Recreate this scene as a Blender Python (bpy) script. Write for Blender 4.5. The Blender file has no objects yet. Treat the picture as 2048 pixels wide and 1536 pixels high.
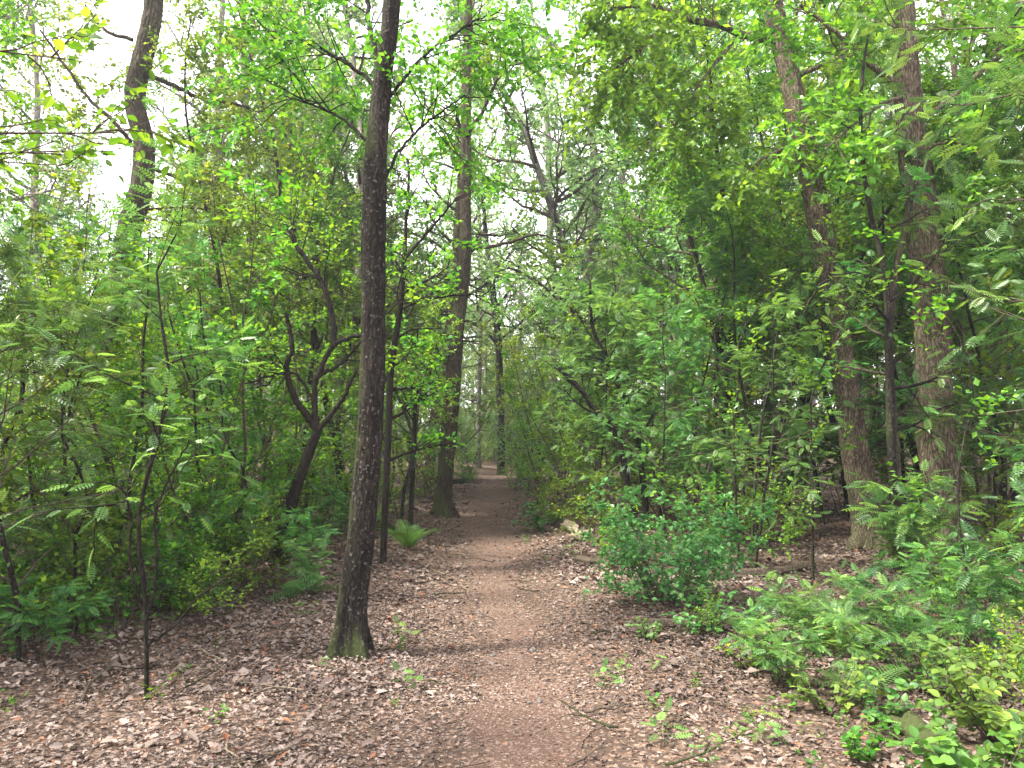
import bpy, math, random
import numpy as np
from math import radians as R

# ------------------------------------------------------------------ camera, sky, sun
sc = bpy.context.scene
C = sc.collection
F = 1462.0; HOR = 868.0; CAMZ = 1.62
PITCH = math.atan((HOR - 768) / F)
cam_d = bpy.data.cameras.new('camera'); cam = bpy.data.objects.new('camera', cam_d); C.objects.link(cam)
cam.location = (0, 0, CAMZ); cam.rotation_euler = (R(90) + PITCH, 0, 0)
cam_d.sensor_width = 36; cam_d.lens = 36 * F / 2048; cam_d.clip_end = 1500; cam_d.clip_start = 0.05
sc.camera = cam
SUN_EL, SUN_AZ = 56.0, -108.0       # azimuth from +Y towards +X
wd = bpy.data.worlds.new('World'); sc.world = wd; wd.use_nodes = True
nt = wd.node_tree; nt.nodes.clear()
def wn(t, **k):
    n = nt.nodes.new(t)
    for a, b in k.items(): setattr(n, a, b)
    return n
sky = wn('ShaderNodeTexSky', sky_type='NISHITA', sun_disc=False)
sky.sun_elevation = R(SUN_EL); sky.sun_rotation = R(SUN_AZ); sky.air_density = 1.0; sky.dust_density = 3.0
tc = wn('ShaderNodeTexCoord'); mp = wn('ShaderNodeMapping'); mp.inputs['Scale'].default_value = (1.6, 1.6, 3.2)
no = wn('ShaderNodeTexNoise'); no.inputs['Scale'].default_value = 1.7; no.inputs['Detail'].default_value = 7
cr = wn('ShaderNodeValToRGB'); cr.color_ramp.elements[0].position = .33; cr.color_ramp.elements[1].position = .5
cr.color_ramp.elements[0].color = (.55, .55, .55, 1)
mx = wn('ShaderNodeMix', data_type='RGBA')
mx.inputs['B'].default_value = (8.3, 7.9, 8.6, 1)              # bright thin cloud
bg = wn('ShaderNodeBackground'); bg.inputs['Strength'].default_value = 0.1
wo = wn('ShaderNodeOutputWorld')
L = nt.links.new
L(tc.outputs['Generated'], mp.inputs['Vector']); L(mp.outputs['Vector'], no.inputs['Vector'])
L(no.outputs['Fac'], cr.inputs['Fac']); L(cr.outputs['Color'], mx.inputs['Factor'])
L(sky.outputs['Color'], mx.inputs['A']); L(mx.outputs['Result'], bg.inputs['Color']); L(bg.outputs['Background'], wo.inputs['Surface'])
sd = bpy.data.lights.new('sun', 'SUN'); sd.energy = 4.0; sd.angle = R(9); sd.color = (1, .94, .84)
sun = bpy.data.objects.new('sun', sd); C.objects.link(sun)
from mathutils import Vector
sv = Vector((math.sin(R(SUN_AZ)) * math.cos(R(SUN_EL)), math.cos(R(SUN_AZ)) * math.cos(R(SUN_EL)), math.sin(R(SUN_EL))))
sun.rotation_euler = sv.to_track_quat('Z', 'Y').to_euler(); sun.location = sv * 60
sc.view_settings.view_transform = 'Standard'; sc.view_settings.look = 'None'; sc.view_settings.gamma = 1
sc.view_settings.exposure = 2.15
sc.cycles.use_denoising = True
sc.cycles.max_bounces = 7; sc.cycles.diffuse_bounces = 4; sc.cycles.glossy_bounces = 2; sc.cycles.transmission_bounces = 5
sc.cycles.sample_clamp_indirect = 6.0

# ------------------------------------------------------------------ maths
def hash3(i, j, k):
    n = (i * 374761393 + j * 668265263 + k * 2147483647 * 3 + 1013904223) & 0xffffffff
    n = ((n ^ (n >> 13)) * 1274126177) & 0xffffffff
    n = (n ^ (n >> 16)) & 0xffffffff
    return n.astype(np.float64) / 4294967295.0
def noise(p):
    p = np.asarray(p, float); f = np.floor(p); i = f.astype(np.int64); f = p - f; u = f * f * (3 - 2 * f)
    r = 0
    for a in (0, 1):
        for b in (0, 1):
            for c in (0, 1):
                w = (u[..., 0] if a else 1 - u[..., 0]) * (u[..., 1] if b else 1 - u[..., 1]) * (u[..., 2] if c else 1 - u[..., 2])
                r = r + w * hash3(i[..., 0] + a, i[..., 1] + b, (i[..., 2] + c) * 7919)
    return r * 2 - 1
def path_x(y):      # centre line of the path
    return np.interp(y, [0, 2, 3.5, 4.4, 6.1, 8.3, 11.1, 16.5, 25, 30, 36, 44], [.0, .02, .05, .06, .02, -.1, -.36, -.5, -.6, -.25, .3, 3])
def gh(x, y):
    x = np.asarray(x, float); y = np.asarray(y, float)
    p = np.stack([x * .45, y * .45, x * 0], -1); q = np.stack([x * 1.9, y * 1.9, x * 0 + 5], -1)
    far = np.clip((np.abs(y) - 30) / 40, 0, 1)
    h = .10 * noise(p) + .025 * noise(q)
    d = np.abs(x - path_x(y)); e = np.clip((d - .5) / 1.3, 0, 1)
    return (h * (.25 + .75 * e) - .05 * (1 - e) + .05 * e) * (1 - far * .6)
def P(px, py, D):   # point seen at a photo pixel (2048 wide) standing D metres ahead
    u = (px - 1024) / F; v = (768 - py) / F
    c, s = math.cos(PITCH), math.sin(PITCH)
    d = np.array([u, c - v * s, s + v * c]); return np.array([0, 0, CAMZ]) + d * (D / d[1])
def GX(px, D): return (px - 1024) / F * D
def GD(py): return CAMZ / ((py - HOR) / F) * .99
def nrm(a): return a / (np.linalg.norm(a, axis=-1, keepdims=True) + 1e-12)
def smooth(pts, n):
    pts = np.asarray(pts, float); m = len(pts)
    if m < 3:
        t = np.linspace(0, 1, n)[:, None]; return pts[0] * (1 - t) + pts[-1] * t
    e = np.vstack([2 * pts[0] - pts[1], pts, 2 * pts[-1] - pts[-2]])
    s = np.linspace(0, m - 1 - 1e-6, n); i = s.astype(int); t = (s - i)[:, None]
    a, b, c, d = e[i], e[i + 1], e[i + 2], e[i + 3]
    return .5 * (2 * b + (c - a) * t + (2 * a - 5 * b + 4 * c - d) * t * t + (3 * b - a - 3 * c + d) * t ** 3)

# ------------------------------------------------------------------ mesh building
class MB:
    def __init__(s): s.v = []; s.f = []; s.m = []; s.a = []; s.n = 0; s.sm = []
    def add(s, v, faces, mi=0, att=None, smooth=True):
        for f in faces:
            s.f.append(np.asarray(f) + s.n); k = len(f)
            s.m.append(np.full(k, mi, np.int32)); s.sm.append(np.full(k, smooth))
            s.a.append(np.full(k, .5) if att is None else (np.full(k, att) if np.isscalar(att) else att))
        s.v.append(v); s.n += len(v)
    def mesh(s, name, mats):
        me = bpy.data.meshes.new(name); v = np.concatenate(s.v).astype(np.float32)
        tot = np.concatenate([np.full(len(f), f.shape[1], np.int32) for f in s.f])
        loops = np.concatenate([f.ravel() for f in s.f]).astype(np.int32)
        me.vertices.add(len(v)); me.vertices.foreach_set('co', v.ravel())
        me.loops.add(len(loops)); me.loops.foreach_set('vertex_index', loops)
        me.polygons.add(len(tot)); st = np.zeros(len(tot), np.int32); st[1:] = np.cumsum(tot)[:-1]
        me.polygons.foreach_set('loop_start', st); me.polygons.foreach_set('loop_total', tot)
        me.polygons.foreach_set('material_index', np.concatenate(s.m)); me.polygons.foreach_set('use_smooth', np.concatenate(s.sm))
        at = me.attributes.new('v', 'FLOAT', 'FACE'); at.data.foreach_set('value', np.concatenate(s.a).astype(np.float32))
        for m in mats: me.materials.append(m)
        me.update(calc_edges=True); return me
def link(name, me, parent=None, loc=(0, 0, 0), rz=0, sc_=1):
    o = bpy.data.objects.new(name, me); C.objects.link(o); o.location = loc; o.rotation_euler = (0, 0, rz)
    if sc_ != 1: o.scale = (sc_,) * 3 if np.isscalar(sc_) else sc_
    if parent: o.parent = parent
    return o
def tag(o, label=None, cat=None, group=None, kind=None):
    for k, v in (('label', label), ('category', cat), ('group', group), ('kind', kind)):
        if v: o[k] = v
    return o
def tube(mb, pts, rad, k=6, mi=0, cap=False, disp=None, att=.5):
    pts = np.asarray(pts, float); n = len(pts); rad = np.broadcast_to(np.asarray(rad, float), (n,))
    t = nrm(np.gradient(pts, axis=0)); mean = np.abs(t.mean(0)); ax = np.zeros(3); ax[np.argmin(mean)] = 1
    a = nrm(np.cross(t, ax)); b = np.cross(t, a)
    th = np.arange(k) * 2 * math.pi / k
    rr = rad[:, None] * np.ones(k)
    if disp is not None: rr = rr + disp(pts, th, rad)
    v = pts[:, None, :] + rr[..., None] * (np.cos(th)[None, :, None] * a[:, None, :] + np.sin(th)[None, :, None] * b[:, None, :])
    i = np.arange(n - 1)[:, None] * k; j = np.arange(k)[None, :]; j2 = (j + 1) % k
    f = np.stack([i + j, i + j2, i + k + j2, i + k + j], -1).reshape(-1, 4); fs = [f]
    v = v.reshape(-1, 3)
    if cap:
        c0 = len(v); v = np.vstack([v, pts[0], pts[-1]]); jj = np.arange(k); q = (n - 1) * k
        fs.append(np.stack([np.full(k, c0), (jj + 1) % k, jj], -1)); fs.append(np.stack([np.full(k, c0 + 1), q + jj, q + (jj + 1) % k], -1))
    mb.add(v, fs, mi, att)

# leaf templates: x side, y along, z up
def T_rhomb(w=.30, z=.07): return np.array([[0, 0, 0], [w, .45, z], [0, 1, -.08], [-w, .45, z]]), [np.array([[0, 1, 2], [0, 2, 3]])]
def T_oval(w=.34):
    ys = [0, .12, .35, .6, .82, 1.0]; ws = [0, .6, 1, .9, .5, 0]
    v = [(0, y, -.12 * y * y) for y in ys] + [(w * a, y, .09 * a - .12 * y * y) for a, y in zip(ws[1:5], ys[1:5])] + [(-w * a, y, .09 * a - .12 * y * y) for a, y in zip(ws[1:5], ys[1:5])]
    q = []; t = [(0, 6, 1), (0, 1, 10), (4, 9, 5), (4, 5, 13)]
    for i in range(3): q += [(1 + i, 6 + i, 7 + i, 2 + i), (1 + i, 2 + i, 11 + i, 10 + i)]
    return np.array(v, float), [np.array(t), np.array(q)]
def T_oak():
    ys = [0, .15, .27, .38, .5, .6, .74, .84, 1.0]; ws = [0, .16, .11, .27, .15, .31, .18, .2, 0]
    n = len(ys)
    v = [(0, y, -.15 * y * y) for y in ys] + [(a, y, .3 * a - .15 * y * y) for a, y in zip(ws, ys)] + [(-a, y, .3 * a - .15 * y * y) for a, y in zip(ws, ys)]
    q = []
    for i in range(n - 1): q += [(i, n + i, n + i + 1, i + 1), (i, i + 1, 2 * n + i + 1, 2 * n + i)]
    return np.array(v, float), [np.array(q)]
def T_pinnate(pairs=6, asp=.19, ll=.33, sweep=.35, droop=.22, taper=.25, term=True):
    V = []; Fc = []; n = 0
    def leaflet(o, d, l):
        nonlocal n
        d = np.array(d) / np.linalg.norm(d); s = np.array([d[1], -d[0], 0]) * asp * l * 1.1
        for p in (o, o + d * l * .45 + s + (0, 0, .012), o + d * l - (0, 0, .035), o + d * l * .45 - s + (0, 0, .012)): V.append(p)
        Fc.extend([(n, n + 1, n + 2), (n, n + 2, n + 3)]); n += 4
    for i in range(pairs):
        y = .24 + .66 * i / max(1, pairs - 1) if pairs > 1 else .5; z = -droop * y * y
        l = ll * (1 - taper * abs(2 * i / max(1, pairs - 1) - .9))
        for sgn in (1, -1): leaflet(np.array([0, y, z]), (sgn, sweep, -.12), l)
    if term: leaflet(np.array([0, .9, -droop * .85]), (0, 1, -.2), ll * .95)
    r = .012
    for y0, y1 in ((0, .5), (.5, .92)):
        V.extend([(-r, y0, -droop * y0 * y0), (r, y0, -droop * y0 * y0), (r, y1, -droop * y1 * y1), (-r, y1, -droop * y1 * y1)])
        Fc.extend([(n, n + 1, n + 2), (n, n + 2, n + 3)]); n += 4
    return np.array(V, float), [np.array(Fc)]
def T_frond(pairs=20, droop=.35):
    V = []; Fc = []; n = 0
    for i in range(pairs):
        f = i / (pairs - 1); y = .12 + .86 * f; z = .35 * y - (droop + .35) * y * y
        l = .30 * (math.sin(math.pi * min(1, .22 + .78 * f)) ** .8) + .015; w = .018 * (1 - .5 * f)
        for sgn in (1, -1):
            o = np.array([0, y, z]); d = np.array([sgn, .28, -.2]); d /= np.linalg.norm(d)
            m = 4                                          # toothed pinna
            for q in range(m):
                a = o + d * l * q / m; b = o + d * l * (q + 1.05) / m; ww = w * (1 - q / m * .75) * (1.5 if l > .1 else 1)
                V.extend([a, a + (0, ww * 1.5, 0), b, a - (0, ww, 0)]); Fc.extend([(n, n + 2, n + 1), (n, n + 3, n + 2)]); n += 4
    return np.array(V, float), [np.array(Fc)]
def leaves(mb, pos, d, n, size, tpl, mi=0, rng=None, v=None):
    tv, tf = tpl; pos = np.asarray(pos, float); d = nrm(np.asarray(d, float)); N = len(pos)
    if N == 0: return
    s = nrm(np.cross(d, n)); nn = np.cross(s, d); size = np.broadcast_to(size, (N,))
    V = pos[:, None, :] + size[:, None, None] * (tv[None, :, 0, None] * s[:, None, :] + tv[None, :, 1, None] * d[:, None, :] + tv[None, :, 2, None] * nn[:, None, :])
    if v is None: v = rng.random(N)
    T = len(tv); off = (np.arange(N) * T)
    fs = []; at = []
    base = mb.n
    for f in tf:
        ff = (off[:, None, None] + f[None]).reshape(-1, f.shape[1]); fs.append(ff); at.append(np.repeat(v, len(f)))
    for k, (ff, a) in enumerate(zip(fs, at)):
        mb.f.append(ff + base); mb.m.append(np.full(len(ff), mi, np.int32)); mb.sm.append(np.full(len(ff), False)); mb.a.append(a)
    mb.v.append(V.reshape(-1, 3)); mb.n += N * T

# ------------------------------------------------------------------ materials
def newmat(name):
    m = bpy.data.materials.new(name); m.use_nodes = True; m.node_tree.nodes.clear(); return m, m.node_tree
def nd(t, ty, ins=None, **k):
    n = t.nodes.new(ty)
    for a, b in k.items(): setattr(n, a, b)
    for a, b in (ins or {}).items():
        if isinstance(b, bpy.types.NodeSocket): t.links.new(b, n.inputs[a])
        else: n.inputs[a].default_value = b
    return n
def ramp(t, fac, stops, interp='LINEAR'):
    n = t.nodes.new('ShaderNodeValToRGB'); t.links.new(fac, n.inputs['Fac']); e = n.color_ramp; e.interpolation = interp
    while len(e.elements) < len(stops): e.elements.new(.5)
    for el, (p, c) in zip(e.elements, stops): el.position = p; el.color = (*c, 1)
    return n.outputs['Color']
def c4(c): return (*c, 1)
def leaf_mat(name, dark, mid, light, trans=.4, rough=.42, spec=.5, back=1.25):
    m, t = newmat(name)
    at = nd(t, 'ShaderNodeAttribute', attribute_name='v'); oi = nd(t, 'ShaderNodeObjectInfo')
    col = ramp(t, at.outputs['Fac'], [(0, dark), (.5, mid), (.93, light), (1, tuple(min(.6, c * 1.5) for c in light))])
    h = nd(t, 'ShaderNodeMath', {0: oi.outputs['Random'], 1: .06}, operation='MULTIPLY'); h2 = nd(t, 'ShaderNodeMath', {0: h.outputs[0], 1: .47}, operation='ADD')
    vv = nd(t, 'ShaderNodeMath', {0: oi.outputs['Random'], 1: 7.31}, operation='MULTIPLY'); fr = nd(t, 'ShaderNodeMath', {0: vv.outputs[0]}, operation='FRACT')
    mr = nd(t, 'ShaderNodeMapRange', {0: fr.outputs[0], 3: .72, 4: 1.3})
    hs = nd(t, 'ShaderNodeHueSaturation', {'Hue': h2.outputs[0], 'Saturation': .95, 'Value': mr.outputs[0], 'Color': col})
    pb = nd(t, 'ShaderNodeBsdfPrincipled', {'Base Color': hs.outputs['Color'], 'Roughness': rough, 'Specular IOR Level': spec})
    ht = nd(t, 'ShaderNodeHueSaturation', {'Hue': .485, 'Saturation': 1.08, 'Value': back, 'Color': hs.outputs['Color']})
    tr = nd(t, 'ShaderNodeBsdfTranslucent', {'Color': ht.outputs['Color']})
    mi = nd(t, 'ShaderNodeMixShader', {0: trans, 1: pb.outputs[0], 2: tr.outputs[0]})
    o = nd(t, 'ShaderNodeOutputMaterial', {'Surface': mi.outputs[0]}); return m
def bark_mat(name, dark, mid, light, moss=0.0, zs=.22, scale=16, mossh=1.0, flecks=0.0, mossc=(.045, .062, .018), bump=.6):
    m, t = newmat(name)
    tc = nd(t, 'ShaderNodeTexCoord'); mp = nd(t, 'ShaderNodeMapping', {'Vector': tc.outputs['Object'], 'Scale': (1, 1, zs)})
    n1 = nd(t, 'ShaderNodeTexNoise', {'Vector': mp.outputs[0], 'Scale': scale, 'Detail': 6, 'Roughness': .65, 'Distortion': .6})
    vo = nd(t, 'ShaderNodeTexVoronoi', {'Vector': mp.outputs[0], 'Scale': scale * 1.6}, feature='DISTANCE_TO_EDGE')
    wv = nd(t, 'ShaderNodeTexNoise', {'Vector': mp.outputs[0], 'Scale': scale * .7, 'Detail': 4}); wm = nd(t, 'ShaderNodeVectorMath', {0: wv.outputs['Color'], 'Scale': .09}, operation='SCALE'); wa = nd(t, 'ShaderNodeVectorMath', {0: mp.outputs[0], 1: wm.outputs[0]}, operation='ADD'); t.links.new(wa.outputs[0], vo.inputs['Vector'])
    n2 = nd(t, 'ShaderNodeTexNoise', {'Vector': tc.outputs['Object'], 'Scale': 2.2, 'Detail': 5})
    n3 = nd(t, 'ShaderNodeTexNoise', {'Vector': tc.outputs['Object'], 'Scale': 38, 'Detail': 4})
    cr1 = nd(t, 'ShaderNodeMapRange', {0: vo.outputs['Distance'], 1: 0, 2: .22, 3: .35, 4: 1})
    f = nd(t, 'ShaderNodeMath', {0: n1.outputs['Fac'], 1: cr1.outputs[0]}, operation='MULTIPLY')
    col = ramp(t, f.outputs[0], [(.06, dark), (.3, mid), (.62, light)])
    big = nd(t, 'ShaderNodeMapRange', {0: n2.outputs['Fac'], 1: .3, 2: .7, 3: .65, 4: 1.35})
    mul = nd(t, 'ShaderNodeMix', {'Factor': 1.0, 'A': col, 'B': big.outputs[0]}, data_type='RGBA', blend_type='MULTIPLY')
    last = mul.outputs['Result']
    if flecks:
        fk = nd(t, 'ShaderNodeMapRange', {0: n3.outputs['Fac'], 1: .60, 2: .70, 3: 0, 4: flecks})
        mm = nd(t, 'ShaderNodeMix', {'Factor': fk.outputs[0], 'A': last, 'B': c4((.34, .33, .29))}, data_type='RGBA'); last = mm.outputs['Result']
    if moss:
        sp = nd(t, 'ShaderNodeSeparateXYZ', {0: tc.outputs['Object']})
        hz = nd(t, 'ShaderNodeMapRange', {0: sp.outputs['Z'], 1: 0, 2: mossh, 3: .30, 4: 0})
        ge = nd(t, 'ShaderNodeNewGeometry'); sn = nd(t, 'ShaderNodeSeparateXYZ', {0: ge.outputs['Normal']})
        sx = nd(t, 'ShaderNodeMath', {0: sn.outputs['X'], 1: -.20}, operation='MULTIPLY')
        nn = nd(t, 'ShaderNodeMath', {0: hz.outputs[0], 1: n2.outputs['Fac']}, operation='ADD')
        n4 = nd(t, 'ShaderNodeMath', {0: nn.outputs[0], 1: sx.outputs[0]}, operation='ADD')
        ms = nd(t, 'ShaderNodeMapRange', {0: n4.outputs[0], 1: .62, 2: .82, 3: 0, 4: moss})
        mc = nd(t, 'ShaderNodeMix', {'Factor': n3.outputs['Fac'], 'A': c4(tuple(c * .5 for c in mossc)), 'B': c4(tuple(c * 1.5 for c in mossc))}, data_type='RGBA')
        mm = nd(t, 'ShaderNodeMix', {'Factor': ms.outputs[0], 'A': last, 'B': mc.outputs['Result']}, data_type='RGBA'); last = mm.outputs['Result']
    ad = nd(t, 'ShaderNodeMath', {0: f.outputs[0], 1: n3.outputs['Fac']}, operation='ADD')
    bu = nd(t, 'ShaderNodeBump', {'Height': ad.outputs[0], 'Strength': bump, 'Distance': .02})
    pb = nd(t, 'ShaderNodeBsdfPrincipled', {'Base Color': last, 'Roughness': .9, 'Specular IOR Level': .12, 'Normal': bu.outputs[0]})
    nd(t, 'ShaderNodeOutputMaterial', {'Surface': pb.outputs[0]}); return m
M = {}
M['rowan'] = leaf_mat('rowan_leaf', (.035, .12, .024), (.075, .20, .036), (.14, .295, .045), .46, .4, .55)
M['hazel'] = leaf_mat('hazel_leaf', (.042, .14, .010), (.095, .24, .014), (.19, .35, .022), .52, .5, .3)
M['oak'] = leaf_mat('oak_leaf', (.036, .125, .010), (.08, .22, .014), (.155, .32, .022), .5, .42, .4)
M['yellow'] = leaf_mat('yellowish_leaf', (.055, .135, .012), (.12, .235, .018), (.23, .34, .03), .5, .5, .4)
M['pale'] = leaf_mat('pale_leaf', (.08, .17, .05), (.15, .275, .08), (.235, .37, .115), .5, .45, .6)
M['blue'] = leaf_mat('blue_green_leaf', (.04, .13, .024), (.08, .215, .038), (.14, .30, .06), .42, .45, .5)
M['fern'] = leaf_mat('fern_leaf', (.05, .13, .02), (.09, .2, .028), (.14, .27, .04), .45, .55, .3)
M['bright'] = leaf_mat('bright_leaf', (.06, .15, .02), (.10, .22, .028), (.17, .31, .04), .5, .5, .4)
M['bark_dark'] = bark_mat('dark_bark', (.005, .004, .003), (.013, .0105, .008), (.034, .029, .024), moss=.6, flecks=.28, mossh=.7, scale=26)
M['bark_oak'] = bark_mat('oak_bark', (.018, .014, .010), (.09, .07, .048), (.235, .188, .135), moss=.45, scale=22, mossh=.8, bump=.9)
M['bark_mossy'] = bark_mat('mossy_bark', (.012, .010, .007), (.042, .034, .023), (.095, .08, .056), moss=.75, scale=20, mossh=2.2)
M['bark_grey'] = bark_mat('grey_bark', (.06, .05, .045), (.17, .15, .13), (.33, .30, .27), moss=.25, scale=14)
M['bark_black'] = bark_mat('black_bark', (.005, .004, .0035), (.014, .011, .009), (.032, .026, .02), moss=.25, scale=30)
M['twig'] = bark_mat('twig_bark', (.03, .022, .016), (.075, .058, .042), (.13, .11, .08), scale=30)
M['dead'] = bark_mat('dead_wood', (.07, .05, .035), (.2, .155, .115), (.38, .31, .24), scale=24, moss=.3, mossh=.3)

def litter_mat():
    m, t = newmat('dry_leaf')
    at = nd(t, 'ShaderNodeAttribute', attribute_name='v')
    col = ramp(t, at.outputs['Fac'], [(0, (.038, .026, .021)), (.25, (.077, .055, .044)), (.5, (.125, .092, .075)), (.75, (.175, .134, .11)), (.95, (.26, .21, .18)), (1, (.19, .085, .045))])
    pb = nd(t, 'ShaderNodeBsdfPrincipled', {'Base Color': col, 'Roughness': .6, 'Specular IOR Level': .3})
    nd(t, 'ShaderNodeOutputMaterial', {'Surface': pb.outputs[0]}); return m
M['litter'] = litter_mat()
def soil_mat(name, base, light, speck, patch, vsc=45):
    m, t = newmat(name)
    tc = nd(t, 'ShaderNodeTexCoord'); v = tc.outputs['Object']
    n1 = nd(t, 'ShaderNodeTexNoise', {'Vector': v, 'Scale': 1.3, 'Detail': 6})
    n2 = nd(t, 'ShaderNodeTexNoise', {'Vector': v, 'Scale': 45, 'Detail': 6, 'Roughness': .7})
    vo = nd(t, 'ShaderNodeTexVoronoi', {'Vector': v, 'Scale': vsc}); vs = nd(t, 'ShaderNodeSeparateColor', {0: vo.outputs['Color']})
    a = nd(t, 'ShaderNodeMix', {'Factor': n2.outputs['Fac'], 'A': c4(base), 'B': c4(light)}, data_type='RGBA')
    f = nd(t, 'ShaderNodeMapRange', {0: vs.outputs[0], 1: .45, 2: .62, 3: 0, 4: 1})
    g = nd(t, 'ShaderNodeMapRange', {0: n1.outputs['Fac'], 1: .35, 2: .62, 3: patch, 4: 1})
    fg = nd(t, 'ShaderNodeMath', {0: f.outputs[0], 1: g.outputs[0]}, operation='MULTIPLY')
    sp = ramp(t, vs.outputs[1], speck)
    b = nd(t, 'ShaderNodeMix', {'Factor': fg.outputs[0], 'A': a.outputs['Result'], 'B': sp}, data_type='RGBA')
    h = nd(t, 'ShaderNodeMath', {0: vs.outputs[2], 1: n2.outputs['Fac']}, operation='ADD')
    bu = nd(t, 'ShaderNodeBump', {'Height': h.outputs[0], 'Strength': .7, 'Distance': .03})
    pb = nd(t, 'ShaderNodeBsdfPrincipled', {'Base Color': b.outputs['Result'], 'Roughness': .9, 'Specular IOR Level': .15, 'Normal': bu.outputs[0]})
    nd(t, 'ShaderNodeOutputMaterial', {'Surface': pb.outputs[0]}); return m
SPK = [(0, (.05, .03, .022)), (.5, (.15, .095, .065)), (1, (.28, .2, .15))]
M['ground'] = soil_mat('forest_floor', (.04, .028, .021), (.11, .078, .06), SPK, .8)
M['path'] = soil_mat('path_soil', (.066, .040, .030), (.145, .088, .064), [(0, (.05, .034, .026)), (.5, (.15, .105, .08)), (1, (.27, .21, .17))], .6, 75)

# ------------------------------------------------------------------ ground, path, litter
def grid(xs, ys, hf):
    X, Y = np.meshgrid(xs, ys); Z = hf(X, Y); v = np.stack([X, Y, Z], -1).reshape(-1, 3); a, b = len(xs), len(ys)
    i = np.arange(b - 1)[:, None] * a; j = np.arange(a - 1)[None]; f = np.stack([i + j, i + j + 1, i + a + j + 1, i + a + j], -1).reshape(-1, 4); return v, f
xs = np.concatenate([-np.geomspace(500, 14, 26), np.arange(-13.8, 13.9, .14), np.geomspace(14, 500, 26)])
ys = np.concatenate([-np.geomspace(300, 3, 18), np.arange(-2.8, 22, .14), np.geomspace(22.2, 600, 60)])
v, f = grid(xs, ys, gh); mb = MB(); mb.add(v, [f]); tag(link('ground', mb.mesh('ground', [M['ground']])), 'brown leaf covered forest floor', kind='structure')
py_ = np.arange(-1.5, 44, .16); pu = np.linspace(-1, 1, 9)
def pw(y, s):
    w = np.interp(y, [0, 3, 5, 8, 12, 17, 28, 44], [.27, .25, .19, .22, .36, .5, .6, .6])
    return w * (1.1 + .55 * noise(np.stack([y * 1.3, y * 0 + s, y * 0], -1)) + .6 * noise(np.stack([y * 4, y * 0 + s, y * 0 + 9], -1)))
PX = path_x(py_)[:, None] + pu[None] * np.where(pu[None] < 0, pw(py_, 3.3)[:, None], pw(py_, 8.8)[:, None]); PY = np.repeat(py_[:, None], 9, 1)
v = np.stack([PX, PY, gh(PX, PY) + .006], -1).reshape(-1, 3); i = np.arange(len(py_) - 1)[:, None] * 9; j = np.arange(8)[None]
mb = MB(); mb.add(v, [np.stack([i + j, i + j + 1, i + 10 + j, i + 9 + j], -1).reshape(-1, 4)]); tag(link('path', mb.mesh('path', [M['path']])), 'narrow reddish dirt path through the wood', kind='structure')

rng = np.random.default_rng(7)
def litter():
    mb = MB()
    for (y0, y1, dens, s0, s1, tpl) in ((2.2, 4.6, 3000, .018, .056, T_oak()), (4.6, 8, 2000, .022, .06, T_rhomb(.33, .14)), (8, 14, 600, .035, .07, T_rhomb(.33, .14)), (14, 28, 110, .06, .10, T_rhomb(.35, .1))):
        xa = lambda y: .78 * y + 1.2
        A = 2 * xa((y0 + y1) / 2) * (y1 - y0); N = int(A * dens)
        y = rng.uniform(y0, y1, N); x = rng.uniform(-1, 1, N) * xa(y)
        d = np.abs(x - path_x(y)) / pw(y, 3.3)
        keep = rng.random(N) < np.clip(.74 + (d - .7) * .5 + .45 * noise(np.stack([x * 1.5, y * .7, x * 0 + 2], -1)), .3, 1) * np.clip(.75 + .6 * noise(np.stack([x * 1.1, y * 1.1, x * 0], -1)), .25, 1)
        x, y = x[keep], y[keep]; N = len(x); s = np.clip(rng.lognormal(math.log(s0 * 1.22), .45, N), s0 * .55, s1 * 1.5); dd = np.abs(x - path_x(y))
        s *= np.clip(.55 + .5 * (dd - .2), .55, 1)
        th = rng.uniform(0, 2 * math.pi, N); dr = np.stack([np.cos(th), np.sin(th), rng.normal(0, .22, N)], -1)
        n = np.stack([rng.normal(0, .45, N), rng.normal(0, .45, N), np.ones(N)], -1)
        z = gh(x, y) + rng.uniform(.004, .035, N) * np.where(dd < .8, .4, 1)
        v = np.clip(rng.normal(.5, .26, N) + .2 * noise(np.stack([x * .8, y * .8, x * 0 + 4], -1)) + .2 * noise(np.stack([x * 3, y * 3, x * 0 + 8], -1)), 0, .96); s = np.where(rng.random(N) < .05, s * 1.7, s); v[rng.random(N) < .05] = 1
        leaves(mb, np.stack([x, y, z], -1), dr, n, s, tpl, 0, rng, v)
    tag(link('leaf_litter', mb.mesh('leaf_litter', [M['litter']])), 'fallen dry brown leaves covering the ground', 'leaf litter', kind='stuff')
litter()

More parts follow.
